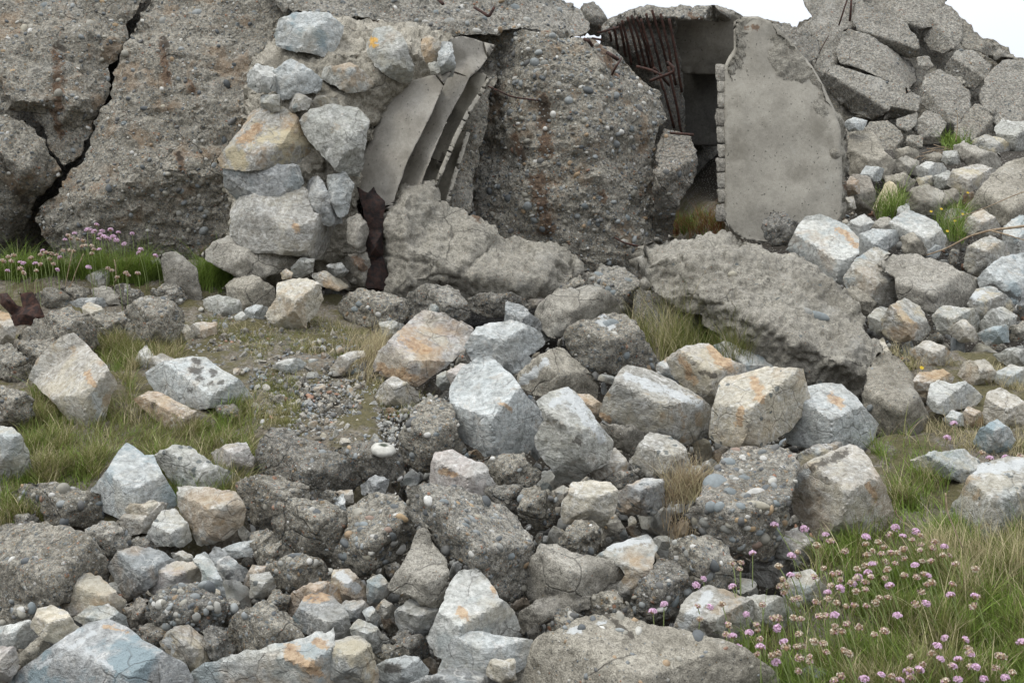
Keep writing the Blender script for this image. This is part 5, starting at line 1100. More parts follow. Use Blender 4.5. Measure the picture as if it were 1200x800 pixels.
rocks('''
C c | -10,404 15,404 31,419 38,433 26,449 -10,440 | | pebbles=8 | grey edge lump | below the orange-tan stone at the photo edge
C c | 20,400 68,396 62,418 40,434 30,421 | | | soft grey stone | behind the pyramid wedge with the red patch
C c | -10,452 22,456 37,469 37,486 23,505 -10,508 | 15,470,1 | pebbles=6 | pitted grey boulder | above the whitish rounded stone at the edge
S w | -10,499 12,502 23,512 34,539 37,556 22,566 -10,567 | 10,515,.8 | stain=.1 lichen=.08 | whitish rounded stone | beside deep grass at the photo edge
S t | 36,442 45,424 58,410 72,398 86,392 103,410 122,430 135,452 128,464 121,490 104,497 88,497 72,478 58,462 | 93,418,.5 100,440,.9 110,466,1.05 70,430,.7 90,480,.9 | amp=.6 paint=r:102:438:108:450:4;w:112:465:118:490:5 | tall pyramid wedge stone | with a small red patch, standing in grass
S w | 156,433 164,412 172,404 179,417 174,435 | | | small white upright wedge | behind the lichen spotted slab
S t | 173,421 190,415 208,423 200,434 178,437 | | | small cream stone | right of the white upright wedge
S b | 172,438 190,427 222,420 240,421 252,432 280,447 295,468 286,475 260,475 225,477 205,470 185,460 177,447 | 190,445,.4 225,468,1 268,468,.9 235,440,.2 | amp=.6 dz=-.05 paint=k:229:424:232:425:4;k:227:434:232:435:5;k:248:436:249:436:4;k:233:444:235:444:4;k:248:448:249:449:3;k:222:458:224:459:3;k:257:448:258:448:3 | white slab spotted with grey lichen | jutting over the grass
S o | 158,467 174,460 188,462 215,477 246,490 246,501 230,504 200,502 178,487 | 185,472,.6 215,490,.9 | stain=.5 amp=.7 paint=k:180:474:181:474:4 | orange-tan rounded stone | under the lichen spotted white slab
C cd | 253,477 278,473 279,491 262,496 | | | small dark stone | propping the tip of the lichen spotted slab
S b | 106,578 130,550 138,534 149,521 158,527 168,536 178,535 187,556 200,575 208,592 196,608 150,610 118,594 | 166,540,.7 142,562,.9 175,580,1 140,585,.9 | amp=.5 | blue-grey triangular stone | rising from grass above the small cream rock
S y | 148,597 153,590 165,592 180,587 193,594 192,607 158,612 | | dz=-.06 stain=.2 | small cream rock | at the base of the blue-grey triangular stone
S gt | 209,573 240,574 275,578 286,597 283,613 262,630 235,636 224,614 211,592 | 232,602,.9 270,594,1 | stain=.35 | tan-grey squared block | below the mossy buried stone
S g | 183,533 205,524 222,526 234,536 262,552 282,562 277,579 240,580 210,572 195,552 | | lichen=.3 k=.7 | mossy half buried stone | covered with grass above the tan-grey block
S p | 248,531 265,522 288,519 295,535 296,553 282,565 271,551 256,545 | 272,532,1 | stain=.3 | tan striped wedge | at the grass end left of the dark angular block
S g | 249,519 257,512 268,518 266,527 254,526 | | | tiny grey stone | above the tan striped wedge
C c | -15,620 30,615 60,615 90,624 115,639 123,655 126,672 118,691 90,702 60,707 20,710 -15,712 | 0,660,.7 50,650,.6 95,660,.9 20,690,1 70,688,1 | pebbles=14 amp=.9 | huge layered grey boulder | at the photo edge with a ridged face
C c | 17,577 35,567 60,567 100,575 135,589 147,604 130,614 90,615 50,612 20,602 | 50,590,1 100,597,1 | pebbles=35 | long pebbly stone | on top of the huge layered boulder
C cl | 12,606 40,601 52,613 25,619 -5,618 | | | low pale stone | squeezed above the huge layered boulder
C cl | 100,621 120,614 140,614 151,630 149,646 136,657 125,662 117,647 105,632 | | pebbles=8 | round pale grey boulder | touching the end of the huge layered boulder
S t | 136,612 150,600 175,589 196,590 187,606 171,623 150,626 | | stain=.35 | tan smooth stone | below the blue-grey triangular stone
S w | 173,628 190,600 205,597 219,615 223,631 215,639 185,638 | 200,625,.9 | lichen=.05 | whitish pyramid block | left of the tan-grey squared block
S bd | 129,664 140,648 155,643 175,644 190,650 206,660 200,671 180,682 165,692 150,704 140,682 | 165,650,.7 178,675,1 150,668,.9 | stain=.3 | dark blue-grey fractured block | beneath the round pale boulder
C cd | 149,637 160,628 175,632 188,646 175,650 158,648 | | | dark grey wedge | above the dark blue-grey fractured block
S p | 175,687 185,668 205,660 228,659 241,668 242,686 225,693 205,693 184,699 | 205,675,.9 185,685,.8 | stain=.15 | pink-white stone | above the black crumbly conglomerate
S g | 201,648 214,645 226,652 223,661 206,660 | | | small pale speckled cube | above the pink-white stone
S b | 226,656 240,647 249,660 259,680 264,704 250,707 240,687 236,666 | | k=.8 | narrow upright blue stone | right of the pink-white stone
S bd | 242,655 252,640 270,654 291,670 287,680 260,676 249,665 | 265,668,.8 | k=.7 | dark blue slab | slanting beside the narrow blue stone
S b | 257,644 275,638 300,633 314,640 301,651 270,653 | | k=.7 | light blue flat stone | lying over the dark blue slab
C ck | 173,706 185,695 205,684 225,681 246,690 260,712 260,729 241,747 215,744 195,737 175,727 | 200,705,1 235,710,1 215,730,.9 | pebbles=90 amp=1.5 | black crumbly conglomerate | below the pink-white stone
S y | 236,692 245,686 257,692 257,704 245,708 | | dz=-.05 | small cream pebble block | beside the narrow upright blue stone
S t | 73,710 85,690 98,674 115,676 130,690 148,709 140,717 115,713 95,724 80,720 | 100,690,.7 120,700,1 | stain=.3 | tan wedge | standing against the huge layered boulder
S g | 86,724 105,710 125,709 146,722 151,737 125,742 104,735 | | | whitish cracked stone | behind the big blue slab
C cb | 142,720 160,701 173,704 179,726 170,734 152,737 | | | brown-grey round stone | left of the black conglomerate
S y | 37,734 45,714 60,710 78,718 85,730 97,741 70,755 50,746 | 58,730,.8 | dz=-.08 amp=.6 | bright cream stone | lying on the big blue slab edge
C c | -12,714 25,708 50,710 56,716 45,727 20,732 -12,733 | | pebbles=8 | flat grey stone with one white pebble | under the huge layered boulder
S w | -12,737 35,728 47,745 31,757 -12,760 | | lichen=.05 | whitish flat stone | at the photo edge left of the bright cream stone
M c | 14,773 30,758 50,745 57,756 51,767 30,780 | | | grey oblong stone | below the whitish flat stone
S p | -12,757 18,760 21,781 10,797 -12,805 | | stain=.2 | pinkish stone | in the lower corner
S bm | -5,822 20,790 50,768 80,747 105,731 125,728 150,738 165,752 190,765 216,780 224,796 225,822 | 60,775,.5 120,745,.3 168,756,.7 150,800,1 190,785,.8 | k=.6 amp=.4 paint=w:40:785:110:742:3;w:100:760:140:790:2;r:120:733:150:740:2 | big smooth blue-grey slab | filling the lower corner
C cb | 154,737 170,730 197,735 200,746 185,755 164,752 | | | brownish stone | between black conglomerate and blue slab
S gt | 188,752 205,735 220,733 241,750 249,771 241,782 222,787 204,770 | 212,752,.9 230,768,1 | stain=.15 paint=w:195:750:205:760:5 | blue and tan rounded stone | right of the big smooth blue-grey slab
C ck | 238,737 262,735 272,755 270,778 250,778 242,757 | | | black lump | beside the blue and tan rounded stone
C c | 248,710 265,701 279,705 279,726 265,730 254,723 | | pebbles=5 | small grey round stone | right of the black crumbly conglomerate
C c | 266,748 272,730 290,712 308,706 322,712 345,725 355,746 345,762 320,768 288,775 270,770 | 300,730,1 330,745,1 | pebbles=14 | rough grey boulder | left of the orange-topped slate
S w | 210,822 222,795 240,780 265,774 300,765 330,757 350,752 390,739 390,760 394,786 390,822 | 260,790,.7 320,775,.8 370,760,.9 350,800,1 | k=.8 stain=.45 paint=r:340:762:375:790:8;r:370:750:380:755:5 | jagged whitish block with rust stains | along the bottom edge
S gt | 388,777 395,752 420,747 431,755 437,775 442,792 430,822 390,822 | 412,770,1 | lichen=.2 stain=.3 | tan block with a dark patch | right of the jagged whitish block
S bd | 344,724 358,700 372,694 390,701 406,720 413,746 396,752 370,743 350,737 | 370,705,.6 385,730,1 | amp=.5 paint=r:362:699:378:697:7 | orange-topped slate triangle | in front of the orange boulder
S o | 331,711 345,695 362,685 385,683 399,692 400,707 385,710 360,715 345,724 | 370,692,.9 | stain=.7 | orange boulder | behind the slate triangle
S o | 387,692 392,668 408,667 421,680 432,692 431,706 410,708 394,700 | 405,685,1 | stain=.5 paint=w:395:672:420:690:6 | cracked orange-brown stone | right of the orange boulder
S gt | 431,706 431,680 445,673 458,687 451,701 437,712 | 443,688,1 | lichen=.4 | small yellow-lichened block | between the cracked orange stone and the mortar spike
C c | 313,667 330,655 350,647 375,657 386,672 387,682 368,690 347,699 330,692 316,680 | 345,665,1 | pebbles=30 | egg shaped pebbly concrete stone | below the rounded grey-brown boulder
C c | 298,651 315,639 330,633 346,645 343,654 320,664 302,662 | | pebbles=5 | small brown-grey concrete stone | above the egg shaped pebbly stone
C c | 296,623 315,620 326,630 321,642 302,654 292,640 | | | small round concrete stone | left below the low pebbly boulder
S gt | 293,673 315,671 323,686 306,702 294,700 | | lichen=.35 | yellowish lichened stone | left of the egg shaped pebbly stone
S o | 285,684 296,662 313,664 314,672 298,690 | | dz=.04 stain=.6 | orange-yellow stone | behind the yellowish lichened stone
C c | 312,702 322,690 338,700 335,716 318,712 | | | little dark-grey stone | between the rough grey boulder and the orange boulder
S bm | 396,713 405,704 425,704 437,718 426,727 408,727 | | stain=.2 | grey-green layered stone | below the cracked orange stone
S b | 424,713 436,711 446,722 439,734 430,727 | | | tiny pale blue block | right of the grey-green layered stone
S t | 440,713 450,702 464,712 463,722 448,724 | | stain=.3 | tan cube | under the small yellow-lichened block
S g | 411,736 420,726 440,734 457,752 446,757 430,767 420,752 | 430,742,1 | | pale dart shaped stone | right of the slate triangle tip
C c | 433,774 450,755 468,756 480,765 466,777 445,781 | | | rough brownish stone | under the dark blue-grey lump
S bd | 464,717 480,703 500,707 514,715 502,737 495,747 475,744 466,731 | 490,722,1 | amp=1 | dark blue-grey lump | below the mortar spike
M cl | 456,689 468,672 478,655 486,637 492,622 504,619 508,640 520,655 525,672 523,701 510,712 495,709 488,698 475,693 462,693 | 497,640,.7 500,670,1 490,688,1 510,690,.9 | dz=-.1 | horn shaped mortar spike | standing at the end of the long slanting slab
S w | 502,747 510,730 520,710 530,685 542,670 560,670 578,690 582,702 601,718 608,736 600,752 560,767 530,762 522,772 511,766 | 552,690,.6 548,720,1 575,720,.8 530,748,1 | dz=-.05 amp=.9 paint=r:540:715:548:725:5;r:576:685:579:695:3 | big white quartz boulder | with faint orange stains near the bottom
S b | 512,795 525,760 536,741 560,742 590,748 623,751 620,777 600,787 570,788 540,787 | 540,760,1 590,765,1 | k=.7 amp=.4 dz=-.04 | pale blue-green smooth block | in front of the big white quartz boulder
S b | 428,792 445,778 475,769 490,771 501,785 498,795 470,800 445,800 | | amp=.7 paint=k:455:783:468:782:5 | pale blue stone with a dark hole | on the bottom edge
S bd | 476,804 520,788 570,785 584,795 580,822 480,822 | | | blue slate piece | under the pale blue-green block
S y | 568,788 576,773 602,772 604,795 590,800 | | dz=-.07 stain=.5 | yellowish lumpy stone | below the pale blue-green block
C ck | 458,747 475,738 500,746 503,767 482,774 462,764 | | dz=.03 | dark crumbly stone | in the hollow left of the quartz boulder
M cd | 606,737 612,717 630,704 660,699 692,699 692,712 655,718 627,732 612,742 | | k=.7 | dark flat slab | shadowed over the hollow right of the quartz boulder
C c | 636,750 641,734 655,717 666,714 682,722 677,733 660,743 | | pebbles=12 | small pebbly knob | above the foreground concrete hump
C c | 678,716 695,700 720,691 739,710 744,724 720,726 692,726 | | pebbles=14 | pebbly grey stone | behind the foreground concrete hump
M cl | 616,692 620,665 635,640 650,637 670,647 690,651 715,658 736,678 727,690 700,692 685,700 660,697 640,704 624,700 | 645,660,.9 690,670,1 665,685,1 | amp=1.2 dz=-.05 | lumpy beige mortar boulder | with cracks beside the yellow-veined stone
S gt | 698,652 715,642 740,633 758,628 768,640 764,656 759,681 746,707 735,702 722,690 736,674 726,660 | 745,645,.8 752,670,1 | stain=.3 paint=w:715:640:755:632:6 | blue-white stone with yellow veins | behind the lumpy beige boulder
C c | 655,641 665,620 680,609 696,612 703,630 699,646 680,652 668,649 | | pebbles=10 | grey nodular stone | below the yellow-topped square block
C cd | 738,722 745,695 760,670 775,654 790,660 802,670 812,700 796,722 770,737 753,737 | 770,690,1 | pebbles=25 dz=.03 | dark brown concrete boulder | behind the small pink flowers
C c | 786,652 790,636 800,631 830,631 850,644 863,668 863,687 845,692 825,695 810,710 799,692 790,672 | 815,650,1 840,665,1 | pebbles=35 | craggy pebbly boulder | under the conglomerate block
S gt | 793,737 800,710 815,697 830,688 850,694 880,704 895,722 896,747 880,757 850,752 825,752 800,747 | 830,705,.7 855,725,1 815,730,.9 | lichen=.15 paint=w:800:735:830:695:5;k:825:735:835:742:6 | pale lichened boulder | behind the pink flower heads
M c | 540,835 560,805 590,784 620,760 640,745 660,734 690,720 715,718 740,727 765,734 800,744 840,754 880,769 905,788 940,835 | 640,765,.4 700,745,.2 760,752,.2 690,790,.8 780,780,.6 860,790,.8 740,810,.9 | pebbles=60 k=.8 amp=1 paint=w:703:730:708:728:3;w:668:740:678:737:4;k:712:720:740:745:3 | broad sandy concrete hump | filling the bottom middle foreground
S gt | 916,692 930,672 950,669 968,690 962,716 935,718 | | | greenish tan stone | half hidden by pink thrift stalks
S g | 868,704 885,699 915,701 932,722 924,741 890,740 870,728 | | | pale flat stone | at the edge of the thrift clump
S bd | 930,792 950,779 966,785 978,802 940,810 | | | small dark grey stone | in grass at the bottom beside the concrete hump
S cb | 903,650 915,625 935,622 962,640 958,657 930,655 | | | shaded brown stone | under the big tan cut block
S cd | 880,660 905,650 925,655 925,680 900,688 880,680 | | dz=.15 | very dark stone | deep in the hollow above the thrift flowers
''')

stud('flat grey stone with one white', [(25,714,5,3.5,'w',0),(37,713,4.5,7,'b',0)])
stud('egg shaped', [(351,669,5,4,'d',-.5),(350,650,8,4,'d',.2),(330,660,5,4,'g',0),(362,657,4,4,'w',0)])
stud('black crumbly conglomerate', [(181,707,5,4,'w',0),(197,716,4,4,'w',.6),(254,718,6,5,'b',.5),(230,724,5,6,'g',0),(212,694,6,3,'g',0),(205,730,5,4,'b',0)])
stud('craggy pebbly', [(793,652,4,5,'w',0),(792,636,6,4,'g',0),(812,640,4,3,'w',0),(805,648,5,5,'g',0)])
stud('dark brown concrete', [(792,703,6,9,'b',.2),(806,697,5,5,'g',0),(783,700,4,4,'g',0),(757,698,5,2,'w',0)])
stud('long pebbly stone', [(115,590,6,3,'b',0),(122,594,6,4,'d',0),(85,572,4,3,'g',0),(60,580,4,3,'w',0)])
stud('little dark-grey' , [(322,706,3,2,'g',0)])

# ================================================================ gap filling stones, gravel
def chip_mesh(name, sub, seed, flat=.7):
    rg = np.random.default_rng(seed)
    V, T = (ICO2, ICO3, ICO1)[{2: 0, 3: 1, 1: 2}[sub]]
    V = V.copy()
    for _ in range(12):                                   # planes that knock flat faces off a lump
        n = rg.normal(size=3); n /= np.linalg.norm(n)
        lim = rg.uniform(.42, .75); s = V @ n
        V -= np.maximum(0, s - lim)[:, None] * n
    V = V * np.array([1, rg.uniform(.65, 1), rg.uniform(.5, flat + .2)])
    V += vnormals(V, T) * (.05 * fbm(V * 3 + seed, 3, seed))[:, None]
    return V, T

mask = np.zeros((880, 1320), bool)          # photo pixels -60..1260 x 0..880
yy, xx = np.mgrid[0:880, -60:1260]
for poly, _ in OCC:
    x0, x1 = int(min(p[0] for p in poly)), int(max(p[0] for p in poly)); y0, y1 = int(min(p[1] for p in poly)), int(max(p[1] for p in poly))
    x0, x1 = max(x0, -60), min(x1 + 1, 1259); y0, y1 = max(y0, 0), min(y1 + 1, 879)
    if x1 <= x0 or y1 <= y0: continue
    sub = in_poly(xx[y0:y1, x0 + 60:x1 + 60], yy[y0:y1, x0 + 60:x1 + 60], poly)
    mask[y0:y1, x0 + 60:x1 + 60] |= sub
def covered(x, y, r):
    a = mask[max(0, int(y - r)):int(y + r) + 1, max(0, int(x - r) + 60):int(x + r) + 61]
    return a.mean() if a.size else 1
HEADS = [(np.mean([p[0] for p in poly]), np.mean([p[1] for p in poly]), lb) for poly, lb in OCC if lb]
def nearest_heads(x, y):
    return sorted(HEADS, key=lambda h: (h[0] - x) ** 2 + (h[1] - y) ** 2)
PILE = [pts('998,150 1040,190 1110,190 1135,170 1120,240 1060,240 1000,262 990,262 996,200'), pts('1140,195 1200,180 1200,200 1160,235 1100,260 1100,240'), pts('0,560 110,600 290,590 300,500 420,545 470,520 480,450 600,380 700,330 760,440 900,430 1050,500 920,540 960,650 860,700 880,760 700,740 400,800 0,800'),
        pts('930,255 1100,240 1115,180 1200,130 1260,130 1260,540 1180,530 1080,500 1000,420'),
        pts('0,340 160,330 230,350 215,410 60,420 0,520'), pts('240,330 440,340 480,400 330,380 240,370')]
FM = []
for i, (kind, sd) in enumerate((('S', 1), ('S', 2), ('S', 3), ('S', 4), ('C', 5), ('C', 6), ('C', 7), ('M', 8))):
    V, T = chip_mesh('x', 3, sd)
    if kind != 'S': V += vnormals(V, T) * (.06 * fbm(V * 6, 3, sd))[:, None]
    FM.append((kind, mesh_np('rubble_piece', V * .025, T, MAT[kind], True, colors=np.zeros((len(V), 4)))))
    FM[-1][1].set_sharp_from_angle(angle=math.radians(24 if kind == 'S' else 34))
rg = np.random.default_rng(31)
PATH = [pts('215,385 300,370 400,385 440,400 440,440 500,480 490,520 420,520 400,535 300,505 290,440'), pts('150,420 300,430 300,500 210,500'), pts('230,335 320,340 320,400 210,400'), pts('1050,400 1210,420 1210,540 1080,520')]
TONE = {'c': 'grey', 'cd': 'dark grey', 'cb': 'brown-grey', 'g': 'pale grey', 'gt': 'tan-grey', 'bm': 'blue-grey', 'bd': 'dark slate', 't': 'tan', 'cl': 'light grey'}
placed = []; used_labels = set()
for r_px, cap in ((27, 34), (20, 75), (16, 115), (12, 175), (9, 215), (7, 240), (-6.5, 298)):
    for _ in range(12000):
        if len(placed) >= cap: break
        x, y = rg.uniform(-10, 1210), rg.uniform(150, 800)
        if not any(in_poly([x], [y], p)[0] for p in (PILE if r_px > 0 else PATH)): continue
        r = abs(r_px) * rg.uniform(.85, 1.15)
        if covered(x, y, r * .55) > (.22 if r_px > 9 else .1): continue
        if any((x - a) ** 2 + (y - b) ** 2 < ((r + c) * .66) ** 2 for a, b, c in placed): continue
        placed.append((x, y, r))
        d = ground_d(x, y, -.09 if r_px > 0 else .004)
        kind, me = FM[rg.integers(len(FM))]
        tone = rg.choice(['g', 'gt', 'bm', 'bd', 't'] if kind == 'S' else ['c', 'cd', 'cb', 'cl'], p=[.25, .25, .2, .15, .15] if kind == 'S' else [.4, .25, .15, .2])
        me.name = 'rubble_piece'
        o = add('rubble_piece', me, None, P3(x, y, d))
        s = r * 1.25 / F * d / .025
        o.scale = (s, s * rg.uniform(.8, 1.1), s * rg.uniform(.8, 1.15)); o.rotation_euler = rg.uniform(-3, 3, 3)
        o['colA'] = list(PAL[tone][0]); o['colB'] = list(PAL[tone][1]); o['cool'], o['warm'] = TINT.get(str(tone), (1.0, 1.0)); o['lichen'] = float(rg.choice([0, .2])); o['stain'] = float(rg.choice([0, .5]))
        near = nearest_heads(x, y)
        for hx, hy, lb in near[:6]:
            dx, dy = x - hx, y - hy
            rel = ('below' if dy > 0 else 'above') if abs(dy) > abs(dx) else ('right of' if dx > 0 else 'left of')
            size = 'small' if r > 9 else 'tiny'
            short = ' '.join(lb.split()[:8])
            short = LBL.get(lb, short)
            cand = f'{size} {TONE[tone]} rubble stone {rel} the {short}'
            if cand not in used_labels and len(cand.replace('-', ' ').split()) <= 16: break
        used_labels.add(cand)
        tag(o, cand, 'rock', 'small rubble stones between the big blocks')

# ---------------------------------------------------------------- gravel on the path and in hollows (uncountable)
def gravel(name, regions, n, smin, smax, seed, above=0.0, label=None):
    rg = np.random.default_rng(seed); parts = []; cols = []
    base = [chip_mesh('g', 1, 50 + k) for k in range(6)]
    G = [(.33, .33, .31), (.24, .24, .225), (.16, .16, .155), (.40, .37, .31), (.28, .25, .2), (.5, .5, .48), (.22, .25, .27), (.33, .2, .14)]
    got = 0
    xs0 = [min(p[0] for p in r) for r in regions]; ys0 = [min(p[1] for p in r) for r in regions]
    ar = np.array([np.ptp([p[0] for p in r]) * np.ptp([p[1] for p in r]) for r in regions]); ar = ar / ar.sum()
    while got < n:
        r_ = regions[rg.choice(len(regions), p=ar)]
        x = rg.uniform(min(p[0] for p in r_), max(p[0] for p in r_)); y = rg.uniform(min(p[1] for p in r_), max(p[1] for p in r_))
        if not in_poly([x], [y], r_)[0]: continue
        d = ground_d(x, y, above); p = P3(x, y, d)
        s = float(np.clip(rg.lognormal(math.log(smin * 1.4), .55), smin * .6, smax))
        R_ = np.linalg.qr(rg.normal(size=(3, 3)))[0]
        V, T = base[rg.integers(6)]
        parts.append((V * s @ R_ + p, T)); c = np.array(G[rg.choice(8, p=[.24, .2, .14, .13, .12, .05, .08, .04])]) * rg.uniform(.8, 1.15)
        cols.append(np.tile(np.append(c, 1), (len(V), 1))); got += 1
    V, T = join(parts); org = V.mean(0)
    o = add(name, mesh_np(name, V - org, T, GRAVEL, False, colors=np.concatenate(cols)), None, org)
    tag(o, label, 'gravel', None, 'stuff')
gravel('gravel', [pts('210,380 300,370 400,380 440,440 500,490 470,540 400,520 300,500 290,440 220,420'), pts('330,440 560,470 480,520 400,520'), pts('230,355 320,365 320,400 230,400')], 4200, .0045, .022, 3, .004,
       'fine mixed gravel covering the path between the grass and the heap')
gravel('rubble_grit', PILE, 5200, .012, .04, 5, -.15, 'coarse grit and stone crumbs deep between the fallen blocks')

# ================================================================ grass
def grass(name, label, regions, n, h, wid, cols, seed, lean=(0, 0), above=0, tuft=0, spread=.5, cat='grass'):
    """regions: [(outline, weight)]; each blade is a curved tapering strip rooted in the ground"""
    rg = np.random.default_rng(seed)
    ar = np.array([w for _, w in regions], float); ar /= ar.sum()
    R = []
    for (poly, _), m in zip(regions, rg.multinomial(n, ar)):
        xs = [p[0] for p in poly]; ys = [p[1] for p in poly]
        k = 0
        cen = rg.uniform(0, 1, (max(4, tuft), 2)) if tuft else None
        grid = {}
        while k < m:
            q = rg.uniform([min(xs), min(ys)], [max(xs), max(ys)], (400, 2))
            if tuft:
                c = cen[rg.integers(len(cen), size=400)] * [np.ptp(xs), np.ptp(ys)] + [min(xs), min(ys)]
                q = np.where(rg.random((400, 1)) < .75, c + rg.normal(0, 1, (400, 2)) * [9, 5], q)
            q = q[in_poly(q[:, 0], q[:, 1], poly)][:m - k]
            for x, y in q:
                key = (int(x // 8), int(y // 4))
                if key not in grid: grid[key] = ground_d(x, y, above)
                pp = P3(x, y, grid[key]); pp[2] = ground_h(pp[0], pp[1]) + above - .01 + .0
                R.append(pp)
            k += len(q)
    R = np.array(R); n = len(R)
    R[:, :2] += rg.normal(0, .006, (n, 2))
    clump = fbm(R / .09, 2, seed)
    hh = h * rg.lognormal(0, .3, n) * (1 + .35 * clump)
    az = rg.uniform(0, 2 * math.pi, n); bend = rg.uniform(.2, 1.0, n) * spread * 2
    dirv = np.stack([np.cos(az) * bend + lean[0], np.sin(az) * bend + lean[1]], -1)
    wd = wid * rg.uniform(.6, 1.3, n)
    sx = -np.sin(az + rg.normal(0, .6, n)); sy = np.cos(az)
    segs = 4; Vs = []
    for s in range(segs + 1):
        t = s / segs
        c = R + np.stack([dirv[:, 0] * hh * t ** 1.7, dirv[:, 1] * hh * t ** 1.7, hh * (t - .35 * t * t * np.minimum(np.hypot(dirv[:, 0], dirv[:, 1]), 1.3))], -1)
        w = wd * (1 - t) ** .7 / 2 + (.0001)
        off = np.stack([sx * w, sy * w, 0 * w], -1)
        Vs += [c - off, c + off]
    V = np.stack(Vs, 1).reshape(-1, 3)
    b = np.arange(n) * (2 * segs + 2); T = []
    for s in range(segs):
        a0 = b + 2 * s
        T += [np.stack([a0, a0 + 1, a0 + 3], -1), np.stack([a0, a0 + 3, a0 + 2], -1)]
    T = np.concatenate(T)
    cc = np.array([c[:3] for c in cols]); pw = np.array([c[3] for c in cols]); 
    z = np.clip((clump + rg.normal(0, .5, n)) * .25 + .5, 0, .999)
    ci = np.searchsorted(np.cumsum(pw) / pw.sum(), z)
    C = cc[np.clip(ci, 0, len(cc) - 1)] * rg.uniform(.7, 1.25, (n, 1))
    C = np.concatenate([np.repeat(C, 2 * segs + 2, 0), np.ones((n * (2 * segs + 2), 1))], 1)
    org = R.mean(0)
    o = add(name, mesh_np(name, V - org, T, GRASS, True, colors=C), None, org)
    tag(o, label, cat, None, 'stuff')
GREEN, LIME, OLIVE, STRAW, DEAD = (.11, .155, .035), (.18, .26, .05), (.20, .205, .07), (.48, .42, .26), (.30, .235, .15)
grass('grass', 'short tangled grass and straw between the stones beside the path',
      [(pts('30,440 60,470 90,500 150,470 120,420 90,395 150,400 200,400 215,415 150,440 160,470 200,505 260,505 250,480 300,470 300,500 290,590 210,600 200,570 150,520 100,580 30,570 0,600 0,560 40,540 20,500 40,480'), 9),
       (pts('0,590 60,585 60,612 0,615'), .6), (pts('100,400 215,400 215,430 130,440'), 1.2)], 30000, .06, .0024, [(*GREEN, .25), (*LIME, .15), (*OLIVE, .25), (*STRAW, .22), (*DEAD, .13)], 1, (.1, 0), 0, 60)
grass('grass', 'green grass under the pink flowers along the foot of the big wall',
      [(pts('-20,330 60,330 130,335 190,335 240,345 270,345 300,325 200,320 -20,320'), 5)], 9000, .105, .0026, [(*GREEN, .45), (*LIME, .35), (*OLIVE, .12), (*STRAW, .08)], 2, (.12, 0), 0, 20)
grass('grass', 'sparse mossy grass tufts scattered over the gravel path',
      [(pts('300,380 370,370 440,400 440,430 380,420 330,410'), 2), (pts('300,440 350,440 350,505 300,505'), 2), (pts('280,390 340,400 300,430 270,420'), 1), (pts('430,440 500,470 520,500 440,490'), .5), (pts('230,370 330,385 330,400 240,400'), 1)], 7500, .035, .002, [(*GREEN, .2), (*OLIVE, .4), (*STRAW, .25), (*DEAD, .15)], 3, (0, 0), 0, 26)
grass('dry_grass', 'dry straw tuft beside the pink-centred block',
      [(pts('400,400 450,400 452,450 425,460 405,440'), 1)], 900, .10, .0018, [(*STRAW, .6), (*DEAD, .25), (*OLIVE, .15)], 4, (.25, 0), 0, 4)
grass('grass', 'tall thin grass tuft in front of the massive boulder',
      [(pts('735,395 800,390 880,415 880,435 760,425'), 1)], 2400, .17, .002, [(*GREEN, .3), (*OLIVE, .3), (*STRAW, .4)], 5, (-.05, 0), .0, 9, .4)
grass('dry_grass', 'brown dry tuft hanging beside the conglomerate block',
      [(pts('775,560 815,545 835,570 810,640 780,640'), 1)], 1100, .10, .0018, [(*DEAD, .5), (*STRAW, .35), (*OLIVE, .15)], 6, (.1, -.2), .03, 4)
grass('grass', 'lush grass bank with thrift in the lower corner',
      [(pts('900,850 870,760 930,720 960,650 1000,620 1050,600 1020,520 1060,505 1110,540 1110,620 1260,620 1260,860'), 10), (pts('1100,620 1260,610 1260,850 1000,850 1050,700'), 8)], 38000, .07, .0026, [(*GREEN, .24), (*LIME, .34), (*OLIVE, .16), (*STRAW, .22), (*DEAD, .06)], 7, (-.12, 0), 0, 90, .45)
grass('grass', 'tall meadow grass with seed stalks near the spotted boulder',
      [(pts('1080,645 1260,640 1260,720 1100,720'), 1)], 2000, .11, .0018, [(*OLIVE, .35), (*STRAW, .45), (*LIME, .2)], 8, (-.15, 0), 0, 20, .35)
grass('grass', 'dry grass among the small stones on the lower slope',
      [(pts('1050,405 1120,430 1050,440 1040,420'), 1), (pts('1130,430 1200,440 1200,465 1150,450'), 1.4), (pts('1080,500 1200,505 1230,545 1120,535'), 2)], 2600, .05, .002, [(*OLIVE, .35), (*STRAW, .45), (*GREEN, .2)], 9, (0, 0), 0, 14)
grass('grass', 'green tuft and weeds growing beside the upright slab',
      [(pts('1022,240 1060,238 1065,255 1030,262'), 1), (pts('1095,255 1135,250 1130,285 1100,280'), 1)], 1500, .11, .0035, [(*GREEN, .5), (*LIME, .3), (*STRAW, .2)], 10, (.1, 0), 0, 6)
grass('grass', 'reddish and green grass in the dark bunker opening',
      [(pts('785,262 848,255 848,276 785,276'), 1)], 1500, .09, .003, [(*GREEN, .25), (*LIME, .2), (.24, .11, .05, .35), (*STRAW, .2)], 11, (0, 0), .12, 6)
grass('weeds', 'low weeds and grass in the cracked mound foot',
      [(pts('1100,165 1140,165 1135,178 1105,180'), 1), (pts('955,62 975,60 972,72 957,75'), .4)], 300, .10, .006, [(*GREEN, .5), (*LIME, .5)], 12, (0, 0), .05, 3)

